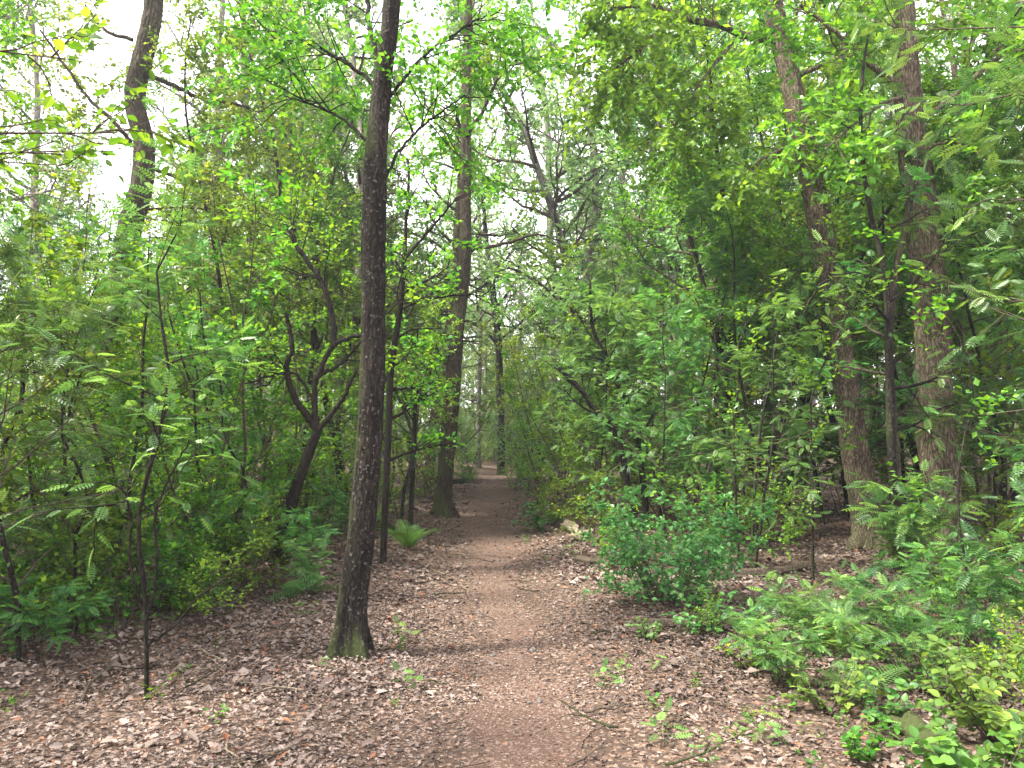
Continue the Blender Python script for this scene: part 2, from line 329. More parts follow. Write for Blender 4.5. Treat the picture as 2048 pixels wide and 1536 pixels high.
# ------------------------------------------------------------------ growing plants
def bough(rng, p, d, length, n, wob=.12, up=0.0):
    pts = [np.array(p, float)]; d = nrm(np.array(d, float)); st = length / n
    for i in range(n):
        d = nrm(d + rng.normal(0, wob, 3) + np.array([0, 0, up])); pts.append(pts[-1] + d * st)
    return np.array(pts)
def side_dir(rng, t, ang, flat=.0):
    r = rng.normal(0, 1, 3); r[2] *= (1 - flat); r -= t * r.dot(t); r = nrm(r); return nrm(t * math.cos(ang) + r * math.sin(ang))
class Leafage:
    def __init__(s): s.p = []; s.d = []; s.n = []; s.s = []
    def twig(s, rng, pts, spacing, size, updir=.9, spread=.9, droop=-.05, jit=.35):
        seg = np.linalg.norm(np.diff(pts, axis=0), axis=1); L_ = seg.sum(); k = max(2, int(L_ / spacing))
        u = np.linspace(.12, 1, k) * (len(pts) - 1.001); i = u.astype(int); t = (u - i)[:, None]
        p = pts[i] * (1 - t) + pts[i + 1] * t; tg = nrm(pts[i + 1] - pts[i])
        sd = nrm(np.cross(tg, [0, 0, 1.0]) + 1e-6) * np.where(np.arange(k) % 2, 1, -1)[:, None]
        sp = np.linspace(spread, .25, k)[:, None]
        d = tg * (1 - sp * .6) + sd * sp + rng.normal(0, jit * .6, (k, 3)) + np.array([0, 0, droop])
        n = np.array([0, 0, updir]) + rng.normal(0, jit, (k, 3))
        s.p.append(p); s.d.append(d); s.n.append(n); s.s.append(rng.uniform(.65, 1.15, k) * size)
    def emit(s, mb, tpl, mi, rng):
        if not s.p: return
        leaves(mb, np.concatenate(s.p), np.concatenate(s.d), np.concatenate(s.n), np.concatenate(s.s), tpl, mi, rng)
def grow(rng, mb, lf, p, d, length, r, lev, cfg, wood_mi=0):
    """branch with side shoots; the last level carries the leaves"""
    n = 7 if lev == 0 else 5
    pts = bough(rng, p, d, length, n, cfg['wob'] * (1 + .4 * lev), cfg['up'] if lev == 0 else cfg.get('up2', 0.0))
    rad = np.linspace(r, r * .3, n + 1)
    if lev < 2 or cfg.get('twigs', True): tube(mb, pts, rad, (6, 4, 3)[min(lev, 2)], wood_mi)
    last = cfg['levels'] - 1
    if lev >= last:
        lf.twig(rng, pts, cfg['sp'], cfg['size'], spread=cfg.get('spread', .9), jit=cfg.get('jit', .35), droop=cfg.get('droop', -.05)); return
    k = cfg['kids'][lev]
    for q in range(k):
        t = (.22 + .78 * (q + rng.random()) / k) * n; i = min(int(t), n - 1); pp = pts[i] + (pts[i + 1] - pts[i]) * (t - i)
        tg = nrm(pts[i + 1] - pts[i]); dd = side_dir(rng, tg, rng.uniform(.5, 1.15), cfg['flat'])
        grow(rng, mb, lf, pp, dd, length * rng.uniform(*cfg['lr']) * (1.15 - .5 * t / n), r * .45, lev + 1, cfg, wood_mi)
    if lev == last - 1: lf.twig(rng, pts[n // 2:], cfg['sp'], cfg['size'], jit=cfg.get('jit', .35))
CFG = {
 'rowan':  dict(levels=2, kids=(6,), wob=.10, up=.05, flat=.75, lr=(.3, .5), sp=.085, size=.19, spread=1.0, jit=.22, droop=-.12, tpl=T_pinnate(6), mat='rowan', bark='twig'),
 'rowan3': dict(levels=3, kids=(5, 3), wob=.10, up=.03, flat=.7, lr=(.32, .55), sp=.10, size=.19, spread=1.0, jit=.25, droop=-.15, tpl=T_pinnate(6), mat='rowan', bark='twig'),
 'hazel':  dict(levels=2, kids=(7,), wob=.14, up=.04, flat=.45, lr=(.3, .55), sp=.045, size=.085, spread=.9, jit=.4, tpl=T_rhomb(.36), mat='hazel', bark='twig'),
 'hazel3': dict(levels=3, kids=(6, 4), wob=.15, up=.05, flat=.45, lr=(.35, .55), sp=.036, size=.08, spread=.9, jit=.42, tpl=T_rhomb(.36), mat='hazel', bark='twig'),
 'canopy': dict(levels=3, kids=(8, 6), wob=.16, up=.05, flat=.25, lr=(.32, .55), sp=.042, size=.115, spread=.9, jit=.55, tpl=T_rhomb(.34), mat='oak', bark='twig', twigs=False),
 'airy':   dict(levels=3, kids=(7, 5), wob=.16, up=.07, flat=.25, lr=(.32, .55), sp=.062, size=.11, spread=.9, jit=.55, tpl=T_rhomb(.34), mat='pale', bark='twig', twigs=False),
}
def cfg(kind, **k): c = dict(CFG[kind]); c.update(k); return c
def bark_disp(amp, k, seed):
    def f(pts, th, rad):
        z = pts[:, 2][:, None]; c = np.cos(th)[None] * 1.0; s = np.sin(th)[None]; o = np.ones_like(z)
        r = rad[:, None] * 0 + .12 + rad[:, None] * .5
        q = lambda fx, fz, sd_: noise(np.stack(np.broadcast_arrays(c * fx + sd_, s * fx + 2 * sd_, z * fz), -1))
        ridge = 1 - np.abs(q(k * .30, 2.6, seed)) * 2.2
        return amp * ridge + amp * .6 * q(k * .9, 14, seed + 3) + rad[:, None] * (.10 * q(1.1, .9, seed + 5) + .05 * q(2, 3, seed + 9)) + rad[:, None] * .42 * np.maximum(np.cos(th * 4 + seed)[None], -.3) * np.exp(-np.maximum(z - .1, 0) / .15) * (amp < .02)
    return f
def trunk_mesh(name, pts, rad, mat, k=14, amp=0, freq=14, seed=1, base=None, n=None, cap=False):
    """tapered trunk in the tree's own coordinates, flared where it meets the soil"""
    mb = MB(); pts = np.asarray(pts, float); L_ = np.linalg.norm(np.diff(pts, axis=0), axis=1).sum()
    n = n or int(max(12, L_ / (.03 if amp else .25))); q = smooth(pts, n); r = np.interp(np.linspace(0, 1, n), np.linspace(0, 1, len(rad)), rad)
    if amp:
        z = q[:, 2] - q[0, 2]; r = r * (1 + .65 * np.exp(-np.maximum(z - .2, 0) / .17))
    tube(mb, q, r, k, 0, cap, bark_disp(amp, freq, seed) if amp else None)
    return mb.mesh(name, [M[mat]]), q, r
def rootz(loc): return float(gh(loc[0], loc[1]))
def empty(name, loc, rz=0, sc_=1.0):
    o = bpy.data.objects.new(name, None); C.objects.link(o); o.empty_display_size = .1; o.location = loc; o.rotation_euler = (0, 0, rz); o.scale = (sc_,) * 3; return o
SEED = [100]
def nrng(): SEED[0] += 1; return np.random.default_rng(SEED[0])

def key_tree(name, label, cat, pix, D, top, mat, kind='canopy', amp=.012, freq=14, k=32, h0=4.5, nb=16, blen=(1.6, 3.4), limbs=(), group=None, leafmat=None, crown_z=None, dD=0, seed=1, **ck):
    """pix: (px, py, width px) from the foot up; continued above the picture to `top` metres"""
    foot = P(pix[0][0], pix[0][1], D); foot[2] = rootz(foot); root = empty(name, foot)
    pts = []; rad = []
    for i, (a, b, w) in enumerate(pix):
        q = P(a, b, D + dD * i); pts.append(q); rad.append(w / F * (D + dD * i) / 2 * (.85 if amp > .009 else 1))
    pts[0] = foot.copy(); pts[0][2] -= .25
    if pts[-1][2] < top:
        d = nrm(pts[-1] - pts[-2]); d = nrm(d + [0, 0, .8]); h = top - pts[-1][2]
        for s_ in (.35, .7, 1.0): pts.append(pts[-1 if s_ == .35 else -1] + d * h * .34 + np.array([.15 * math.sin(9 * s_ + seed), .1, 0])); rad.append(rad[len(pix) - 1] * (1 - s_ * .85))
    pts = np.array(pts) - foot
    me, q, r = trunk_mesh('trunk', pts, rad, mat, k, amp, freq, seed); trk = link('trunk', me, root)
    rg = np.random.default_rng(seed * 31 + 5); c = cfg(kind, **ck); 
    for (lp, w0, w1, *rest) in limbs:                     # limbs traced one by one
        dz = rest[0] if rest else 0
        lpts = np.array([P(a, b, D + dz * j) for j, (a, b) in enumerate(lp)]) - foot
        mb = MB(); sm = smooth(lpts, 7 * len(lp)); sm[1:-1] += rg.normal(0, .006, (len(sm) - 2, 3))
        tube(mb, sm, np.linspace(w0, w1, len(sm)) / F * D / 2, 8); link('branch', mb.mesh('branch', [M[mat]]), trk)
        if w1 < 6 and (len(rest) < 2 or rest[1]):
            pass
    mb = MB(); lf = Leafage()
    lv = [(P(lp[-1][0], lp[-1][1], D) - foot, P(lp[-1][0], lp[-1][1], D) - P(lp[-2][0], lp[-2][1], D)) for (lp, w0, w1, *rest) in limbs if len(rest) > 1]
    H = q[-1, 2]
    for b in range(nb):
        z = h0 + (H - h0) * (b + rg.random()) / nb; i = int(np.argmin(np.abs(q[:, 2] - z))); az = rg.uniform(0, 2 * math.pi)
        f_ = (z - h0) / max(.1, H - h0); ln = rg.uniform(*blen) * (1 - .55 * f_ ** 2) 
        el = rg.uniform(.05, .55) + .4 * f_
        grow(rg, mb, lf, q[i], (math.cos(az), math.sin(az), el), ln, min(r[i] * .5, .05), 0, c)
    for (lp, w0, w1, *rest) in limbs:
        if len(rest) > 1 and rest[1]:
            for j in range(rest[1]):
                t = rg.uniform(.25, 1); u = t * (len(lp) - 1.001); i = int(u); a = P(*lp[i], D + rest[0] * i); b_ = P(*lp[i + 1], D + rest[0] * (i + 1)); pp = a + (b_ - a) * (u - i) - foot
                grow(rg, mb, lf, pp, side_dir(rg, nrm(b_ - a), rg.uniform(.4, 1.3), .2), rest[2], .006 if D < 7 else .009, 1, c)
    lf.emit(mb, c['tpl'], 1, rg)
    if mb.n: link('crown', mb.mesh('crown', [M[mat], M[leafmat or c['mat']]]), root)
    tag(root, label, cat, group); return root

# prototypes that are copied: (stem mesh, crown mesh)
PROTO = {}
def proto_sapling(key, kind, height, nst, nb, blen, bark, leafmat=None, h0=.12, seed=0, lean=.1, r0=None, el=(.1, .7), **ck):
    rg = np.random.default_rng(1000 + seed); c = cfg(kind, **ck); stems = MB(); mb = MB(); lf = Leafage()
    for s_ in range(nst):
        az = rg.uniform(0, 6.28); tilt = 0 if nst == 1 else rg.uniform(.1, .4)
        h = height * (1 if s_ == 0 else rg.uniform(.6, .95)); n = 14
        pts = bough(rg, (rg.normal(0, .05 * (nst > 1)), rg.normal(0, .05 * (nst > 1)), -.08), (math.cos(az) * (tilt + lean), math.sin(az) * (tilt + lean), 1), h, n, .075, .035)
        r = (r0 or height * .0065) * (1 if nst == 1 else .75); rad = np.linspace(r, r * .18, n + 1); tube(stems, smooth(pts, 40), np.interp(np.linspace(0, 1, 40), np.linspace(0, 1, n + 1), rad), 8)
        for b in range(nb // nst):
            t = (h0 + (1 - h0) * (b + rg.random()) / (nb // nst)) * n; i = min(int(t), n - 1); f_ = t / n
            az2 = rg.uniform(0, 6.28); ln = rg.uniform(*blen) * (1.1 - .75 * f_)
            grow(rg, mb, lf, pts[i] + (pts[i + 1] - pts[i]) * (t - i), (math.cos(az2), math.sin(az2), rg.uniform(*el)), ln, max(.003, rad[i] * .5), 0, c)
    lf.emit(mb, c['tpl'], 1, rg)
    PROTO[key] = (stems.mesh('stem', [M[bark]]), mb.mesh('crown', [M['twig'], M[leafmat or c['mat']]]), height)
def put(key, x, y, h, rz, name, label, cat, group=None, stem='stem', crown='foliage', tilt=(0, 0)):
    s_, c_, H = PROTO[key]; k = h / H; o = empty(name, (x, y, float(gh(x, y))), rz, k); o.rotation_euler = (tilt[0], tilt[1], rz)
    link(stem, s_, o); link(crown, c_, o); tag(o, label, cat, group); return o
M['stone'] = bark_mat('stone_grey', (.05, .045, .04), (.12, .10, .09), (.22, .2, .18), zs=1, scale=20)
# ------------------------------------------------------------------ the trees one can tell apart
key_tree('oak_tree', 'straight dark trunk with mossy foot, nearest tree left of the path', 'tree',
  [(700, 1300, 54), (705, 1200, 56), (722, 1080, 52), (737, 900, 50), (743, 760, 49), (746, 620, 48), (748, 450, 46), (752, 300, 43), (766, 150, 39), (784, 0, 36)],
  5.6, 13, 'bark_dark', k=72, amp=.004, freq=26, h0=6.6, nb=6, seed=3, leafmat='oak', size=.062, sp=.03,
  limbs=[([(760, 380), (800, 300), (860, 240), (930, 190)], 8, 3, .12, 14, .9), ([(755, 300), (700, 250), (640, 215), (560, 190)], 8, 3, .15, 14, .9),
         ([(770, 170), (740, 60), (735, -60)], 16, 7, .1, 6, 1.0), ([(772, 200), (840, 120), (920, 60), (1000, 20)], 8, 3, .1, 14, .9), ([(768, 190), (700, 130), (620, 90), (540, 80)], 10, 3, .1, 12, .9)])
key_tree('oak_tree', 'slender brown trunk with mossy foot, left of the path beyond the straight dark one', 'tree',
  [(886, 1030, 36), (890, 960, 37), (900, 850, 36), (908, 740, 33), (916, 640, 31), (928, 540, 29), (931, 420, 27), (932, 250, 23), (935, 110, 20), (938, 0, 18)],
  14.6, 17, 'bark_mossy', k=40, amp=.011, freq=20, h0=7.5, nb=11, seed=5, size=.12, blen=(1.6, 3.2),
  limbs=[([(926, 520), (880, 575), (820, 605), (770, 590)], 10, 3, 0, 7, 1.0), ([(928, 500), (1000, 490), (1070, 470), (1120, 480)], 9, 3, 0, 6, 1.0)])
key_tree('crooked_tree', 'leaning black stemmed tree that forks into crooked bare arms, left of the dark straight trunk', 'tree',
  [(548, 1140, 27), (566, 1070, 25), (590, 985, 22), (618, 905, 19), (636, 862, 17)],
  8.6, 3.3 - 2, 'bark_black', k=20, amp=.007, freq=30, nb=0, seed=8, leafmat='hazel', kind='hazel3',
  limbs=[([(634, 862), (612, 828), (584, 786), (574, 735), (584, 695), (578, 650), (572, 628)], 16, 7, 0),
         ([(636, 862), (628, 800), (638, 745), (665, 695), (700, 675), (735, 668)], 13, 8, 0),
         ([(667, 694), (665, 640), (648, 575), (610, 515), (585, 475), (560, 420), (562, 340)], 14, 5, 0, 10, .9),
         ([(634, 865), (662, 828), (690, 790), (712, 740)], 12, 6, 0),
         ([(628, 800), (590, 748), (540, 752), (490, 768)], 7, 3, 0, 5, .7), ([(640, 750), (690, 720), (760, 640), (800, 600)], 8, 3, .05, 5, .7)])
key_tree('oak_tree', 'leaning furrowed oak trunk, left one of the two thick trunks on the right', 'tree',
  [(1738, 1092, 58), (1728, 1000, 60), (1706, 880, 58), (1692, 780, 56), (1678, 690, 56), (1663, 590, 56), (1650, 500, 55), (1636, 420, 52), (1610, 300, 48), (1585, 180, 46), (1562, 80, 43), (1545, 0, 42)],
  10.4, 15, 'bark_oak', k=72, amp=.014, freq=22, h0=7.4, nb=7, seed=11, size=.115, blen=(2.0, 4.2),
  limbs=[([(1540, 78), (1490, 70), (1440, 50), (1390, 42), (1345, 25), (1290, 10), (1220, 20)], 20, 7, -.05, 32, 1.2), ([(1345, 25), (1290, 90), (1240, 130), (1200, 160)], 8, 4, 0, 26, 1.0), ([(1480, 68), (1420, 140), (1380, 200), (1350, 250)], 8, 3, -.1, 26, 1.0), ([(1600, 150), (1680, 110), (1760, 50)], 12, 5, 0, 18, 1.2), ([(1605, 300), (1660, 270), (1720, 290), (1760, 330)], 8, 3, -.25, 12, .9), ([(1612, 300), (1560, 300), (1500, 340), (1460, 400)], 8, 3, -.2, 12, .9)])
key_tree('oak_tree', 'thick reddish brown oak trunk with deep rough bark, the one farther right', 'tree',
  [(1888, 1125, 76), (1884, 1000, 72), (1870, 860, 72), (1866, 700, 70), (1860, 600, 70), (1850, 500, 68), (1840, 400, 65), (1826, 300, 60), (1815, 180, 55), (1806, 60, 50), (1800, -20, 48)],
  9.3, 16, 'bark_oak', k=84, amp=.018, freq=20, h0=7.2, nb=7, seed=14, size=.115, blen=(2.0, 4.2),
  limbs=[([(1812, 180), (1740, 130), (1690, 80), (1600, 10)], 14, 6, -.1, 18, 1.1), ([(1820, 250), (1900, 200), (1990, 120), (2080, 90)], 14, 6, -.1, 20, 1.2), ([(1815, 190), (1760, 210), (1700, 255), (1650, 300)], 9, 3, -.3, 15, .9), ([(1835, 330), (1870, 290), (1930, 290), (1990, 320)], 9, 3, -.2, 15, .9)])
key_tree('oak_tree', 'snaking mossy trunk rising above the thicket on the left', 'tree',
  [(205, 1060, 48), (214, 850, 46), (222, 700, 46), (240, 560, 46), (262, 450, 48), (283, 370, 46), (288, 290, 43), (272, 220, 41), (271, 170, 43), (292, 90, 43), (305, 30, 40), (312, -20, 38)],
  12.0, 15, 'bark_mossy', k=60, amp=.014, freq=22, h0=9.6, nb=6, seed=17, leafmat='yellow', size=.11, blen=(1.5, 3.2),
  limbs=[([(296, 150), (345, 170), (400, 195), (450, 205), (500, 215)], 11, 6, .1, 5, 1.0), ([(262, 285), (225, 240), (180, 200), (130, 130), (80, 60)], 9, 4, -.1, 9, 1.0),
         ([(286, 330), (340, 350), (400, 370), (440, 400)], 9, 4, .1, 7, 1.0), ([(265, 80), (210, 60), (170, 10)], 9, 4, 0, 5, 1.0), ([(290, 420), (350, 415), (420, 418)], 6, 3, .1, 3, .8)])
key_tree('oak_tree', 'dark trunk standing where the path disappears among the leaves', 'tree',
  [(1003, 942, 18), (1001, 880, 17), (1000, 780, 17), (998, 700, 16), (990, 620, 14), (982, 550, 13), (975, 500, 11)],
  30, 15, 'bark_dark', k=14, amp=.02, freq=12, h0=5, nb=16, seed=19, leafmat='pale', size=.14, kind='airy', blen=(2, 4.5),
  limbs=[([(996, 690), (960, 640), (950, 560)], 7, 3, 0, 4, 1.2), ([(990, 620), (1030, 560), (1050, 470)], 7, 3, 0, 4, 1.2)])
# thin pale trunks high up on the left
for pix, D, top, sd_, lm, lab in (
  ([(455, 1015, 14), (440, 700, 15), (432, 400, 14), (434, 250, 13), (440, 100, 12), (446, -20, 10)], 17, 15, 21, 'yellow', 'thin pale grey trunk standing just right of the snaking mossy trunk'),
  ([(505, 1010, 15), (500, 700, 15), (498, 420, 15), (492, 260, 14), (488, 120, 12), (486, -20, 11)], 18, 16, 22, 'yellow', 'second thin pale trunk right of the snaking mossy trunk'),
  ([(560, 985, 15), (545, 700, 14), (540, 400, 15), (530, 260, 12), (540, 120, 11), (530, 0, 10)], 21, 15, 23, 'oak', 'third thin pale trunk right of the snaking mossy trunk, half hidden in leaves'),
  ([(80, 1010, 14), (90, 700, 14), (70, 400, 14), (75, 200, 11), (60, 0, 9)], 19, 13, 24, 'yellow', 'thin trunk behind the thicket, left of the snaking mossy trunk'),
  ([(1378, 975, 22), (1376, 700, 21), (1378, 400, 20), (1372, 200, 19), (1368, 60, 17)], 21, 18, 25, 'pale', 'straight slim trunk rising among the leaves midway between path and leaning oak'),
  ([(1612, 960, 22), (1612, 700, 22), (1608, 450, 21), (1602, 200, 20)], 23, 17, 26, 'oak', 'straight trunk half hidden just left behind the leaning oak'),
  ([(1165, 965, 20), (1160, 860, 19), (1170, 600, 18), (1190, 400, 17), (1180, 250, 13), (1140, 130, 10), (1090, 70, 8)], 23, 16.5, 27, 'pale', 'brown trunk behind the slanting saplings that bends left near its top'),
  ([(1110, 945, 16), (1105, 700, 15), (1100, 450, 14), (1095, 250, 12), (1075, 120, 9)], 29, 19, 28, 'pale', 'faint slim trunk far beyond the right side of the path'),
  ([(1250, 950, 18), (1245, 700, 17), (1235, 450, 15), (1250, 300, 13), (1260, 160, 10)], 27, 18, 29, 'pale', 'faint trunk far behind the tops of the slanting saplings'),
  ([(1940, 985, 26), (1945, 800, 26), (1935, 600, 25), (1930, 300, 22)], 18, 16, 30, 'oak', 'dark trunk standing behind the thick rough oak, in the shadows'),
  ([(660, 960, 16), (655, 700, 15), (650, 400, 14), (640, 200, 12)], 24, 16, 31, 'oak', 'slim trunk seen between the crooked black tree and the dark straight trunk'),
  ([(955, 932, 9), (958, 800, 8), (962, 600, 8), (958, 430, 7)], 34, 14, 32, 'pale', 'faint trunk left of the one at the end of the path'),
  ([(1490, 965, 16), (1488, 700, 15), (1480, 450, 14), (1478, 200, 12)], 25, 17, 33, 'pale', 'faint trunk behind the thin dark sapling that stands alone right of centre'),
  ([(-70, 1010, 26), (-60, 700, 26), (-50, 300, 24)], 16, 14, 34, 'oak', 'trunk at the far left behind the thicket'),
  ([(2110, 1000, 26), (2105, 700, 26), (2090, 300, 24)], 15, 15, 35, 'oak', 'trunk at the far right behind the rowans')):
    px0 = pix[0][0]; low = px0 < 620; cen = 930 < px0 < 1300
    key_tree('slim_tree', lab, 'tree', pix, D, top, 'bark_grey' if low or cen else 'bark_oak', kind='airy' if (low or cen or px0 > 1300) else 'canopy', amp=.008, freq=14, k=14, h0=6.2 if low else 4.5, nb=15 if low else (21 if cen else 26), seed=sd_, leafmat=lm, size=.115 if D < 22 else .14, blen=(1.4, 3.4) if low else (1.6, 4.0), group='slim trees in the wood behind')
# slanting and thin saplings with traced stems
for pix, D, top, sd_, lab, bk in (
  ([(1275, 960, 13), (1240, 890, 12), (1195, 825, 11), (1150, 765, 9), (1118, 738, 6)], 11.5, 2.6, 41, 'slanting dark sapling leaning left over the path, the lower of the pair', 'bark_black'),
  ([(1298, 975, 13), (1275, 880, 12), (1245, 795, 11), (1215, 720, 9), (1185, 655, 7), (1180, 560, 5)], 12.2, 4.2, 42, 'slanting dark sapling leaning left, the upper of the pair', 'bark_dark'),
  ([(1432, 1010, 13), (1445, 880, 13), (1455, 740, 12), (1466, 640, 11), (1474, 540, 10), (1483, 470, 7), (1500, 380, 5)], 13, 6, 43, 'thin dark upright sapling standing alone right of centre', 'bark_dark'),
  ([(1795, 1100, 17), (1785, 950, 17), (1780, 800, 17), (1776, 650, 15), (1768, 540, 12), (1740, 420, 9), (1722, 280, 8), (1725, 150, 6), (1738, 60, 5)], 8.6, 6.0, 44, 'thin dark rowan stem between the two thick oak trunks', 'bark_dark'),
  ([(1800, 1105, 15), (1792, 900, 14), (1778, 700, 15), (1790, 560, 15), (1806, 470, 12), (1822, 400, 8), (1850, 330, 6)], 8.7, 5.2, 45, 'mossy rowan stem close beside the thin dark one between the oaks', 'bark_mossy'),
  ([(766, 1010, 13), (776, 880, 14), (782, 740, 13), (800, 620, 11), (808, 520, 10), (812, 440, 7), (818, 330, 5)], 9.0, 5.6, 46, 'slim dark sapling rising just behind the dark straight trunk', 'bark_black'),
  ([(820, 1005, 9), (828, 900, 9), (832, 800, 8), (850, 760, 6), (885, 720, 4)], 12, 2.8, 47, 'thin crooked sapling between the dark trunk and the slender brown one', 'bark_dark'),
  ([(1500, 1080, 6), (1515, 900, 6), (1540, 760, 5), (1560, 640, 4)], 9.8, 4.2, 48, 'thin sapling leaning towards the leaning oak from its left', 'bark_dark')):
    rw = sd_ in (41, 42, 44, 45, 48)
    lim = []
    if sd_ == 46: lim = [([(808, 520), (850, 470), (885, 430), (915, 395)], 7, 3, 0, 6, .7), ([(812, 560), (780, 500), (768, 470)], 5, 3, 0), ([(800, 620), (850, 600), (930, 590), (970, 592)], 5, 2, 0, 4, .5)]
    if sd_ == 44: lim = [([(1722, 270), (1690, 250), (1650, 230)], 4, 2, 0, 3, .6), ([(1770, 560), (1700, 545), (1640, 570), (1600, 640)], 5, 2, -.1, 6, .5)]
    if sd_ == 43: lim = [([(1470, 610), (1510, 590), (1560, 575)], 5, 2, 0, 4, .6)]
    key_tree('sapling', lab, 'young tree', pix, D, top, bk, kind='rowan3' if rw else 'hazel3', amp=0, k=10, h0=1.3, nb={41: 9, 42: 12, 43: 14, 44: 9, 45: 6, 46: 13, 47: 8, 48: 6}[sd_], seed=sd_, blen=(.5, 1.3), limbs=lim, leafmat='rowan' if rw else 'hazel', size=.16 if rw else .08)

# ------------------------------------------------------------------ the copied kinds
for i in range(4): proto_sapling(f'rowan{i}', 'rowan3', 4.6, 1, 21, (.8, 1.8), 'bark_dark', h0=.12, seed=i, leafmat='rowan')
for i in range(4): proto_sapling(f'hazel{i}', 'hazel3', 4.8, 3, 30, (.6, 1.4), 'twig', h0=.14, seed=10 + i)
for i in range(2): proto_sapling(f'yell{i}', 'hazel3', 5.2, 2, 30, (.6, 1.5), 'twig', h0=.25, seed=20 + i, leafmat='yellow')
for i in range(2): proto_sapling(f'palr{i}', 'hazel3', 5.5, 2, 34, (.7, 1.7), 'twig', h0=.1, seed=25 + i, leafmat='pale')
for i in range(2): proto_sapling(f'lowrow{i}', 'rowan', 1.1, 3, 15, (.25, .6), 'twig', h0=.3, seed=30 + i, size=.17)
for i in range(2): proto_sapling(f'lowhaz{i}', 'hazel', 1.3, 5, 34, (.3, .7), 'twig', h0=.12, seed=34 + i, size=.06, sp=.04)
proto_sapling('bluebush', 'hazel3', 1.5, 15, 105, (.3, .7), 'twig', h0=.04, seed=40, size=.06, sp=.035, leafmat='blue', lean=.55, r0=.008, jit=.5, kids=(5, 3))
for i in range(3): proto_sapling(f'mid{i}', 'canopy', 9, 1, 34, (.9, 2.4), 'bark_black' if i else 'bark_dark', h0=.28, seed=60 + i, size=.078, sp=.034, leafmat=('hazel', 'yellow', 'oak')[i], lean=.02, r0=.055)
for i in range(3): proto_sapling(f'tall{i}', 'airy', 16, 1, 46, (1.6, 4.2), 'bark_grey' if i else 'bark_oak', h0=.2, seed=50 + i, lean=.03, r0=.17, size=.15, leafmat='pale')

LAND = [('the dark straight trunk', GX(700, 5.6), 5.6), ('the slender brown trunk', GX(886, 14.6), 14.6), ('the crooked black tree', GX(560, 8.6), 8.6), ('the leaning oak', GX(1738, 10.4), 10.4),
        ('the thick rough oak', GX(1888, 9.3), 9.3), ('the snaking mossy trunk', GX(205, 12), 12), ('the slanting saplings', GX(1285, 11.8), 11.8), ('the blue-green bush', GX(1320, 6.8), 6.8), ('the end of the path', GX(1000, 31), 30)]
FILL = []
def fill(key, px, D, h, look, cat, name, rz=None, **k):
    FILL.append([key, px, D, h, look, cat, name]); 
LK = {'rowan': ('feathery leaved rowan', 'young tree', 'rowan_sapling'), 'hazel': ('small leaved green sapling', 'young tree', 'leafy_sapling'), 'yell': ('yellowish green sapling', 'young tree', 'leafy_sapling'),
      'palr': ('pale green leafy shrub', 'shrub', 'leafy_shrub'), 'lowrow': ('low rowan seedling', 'seedling', 'rowan_seedling'), 'lowhaz': ('low small leaved shrub', 'shrub', 'low_shrub'), 'mid': ('slender small leaved tree', 'tree', 'slender_tree'), 'tall': ('tall thinly leaved tree', 'tree', 'tall_tree')}
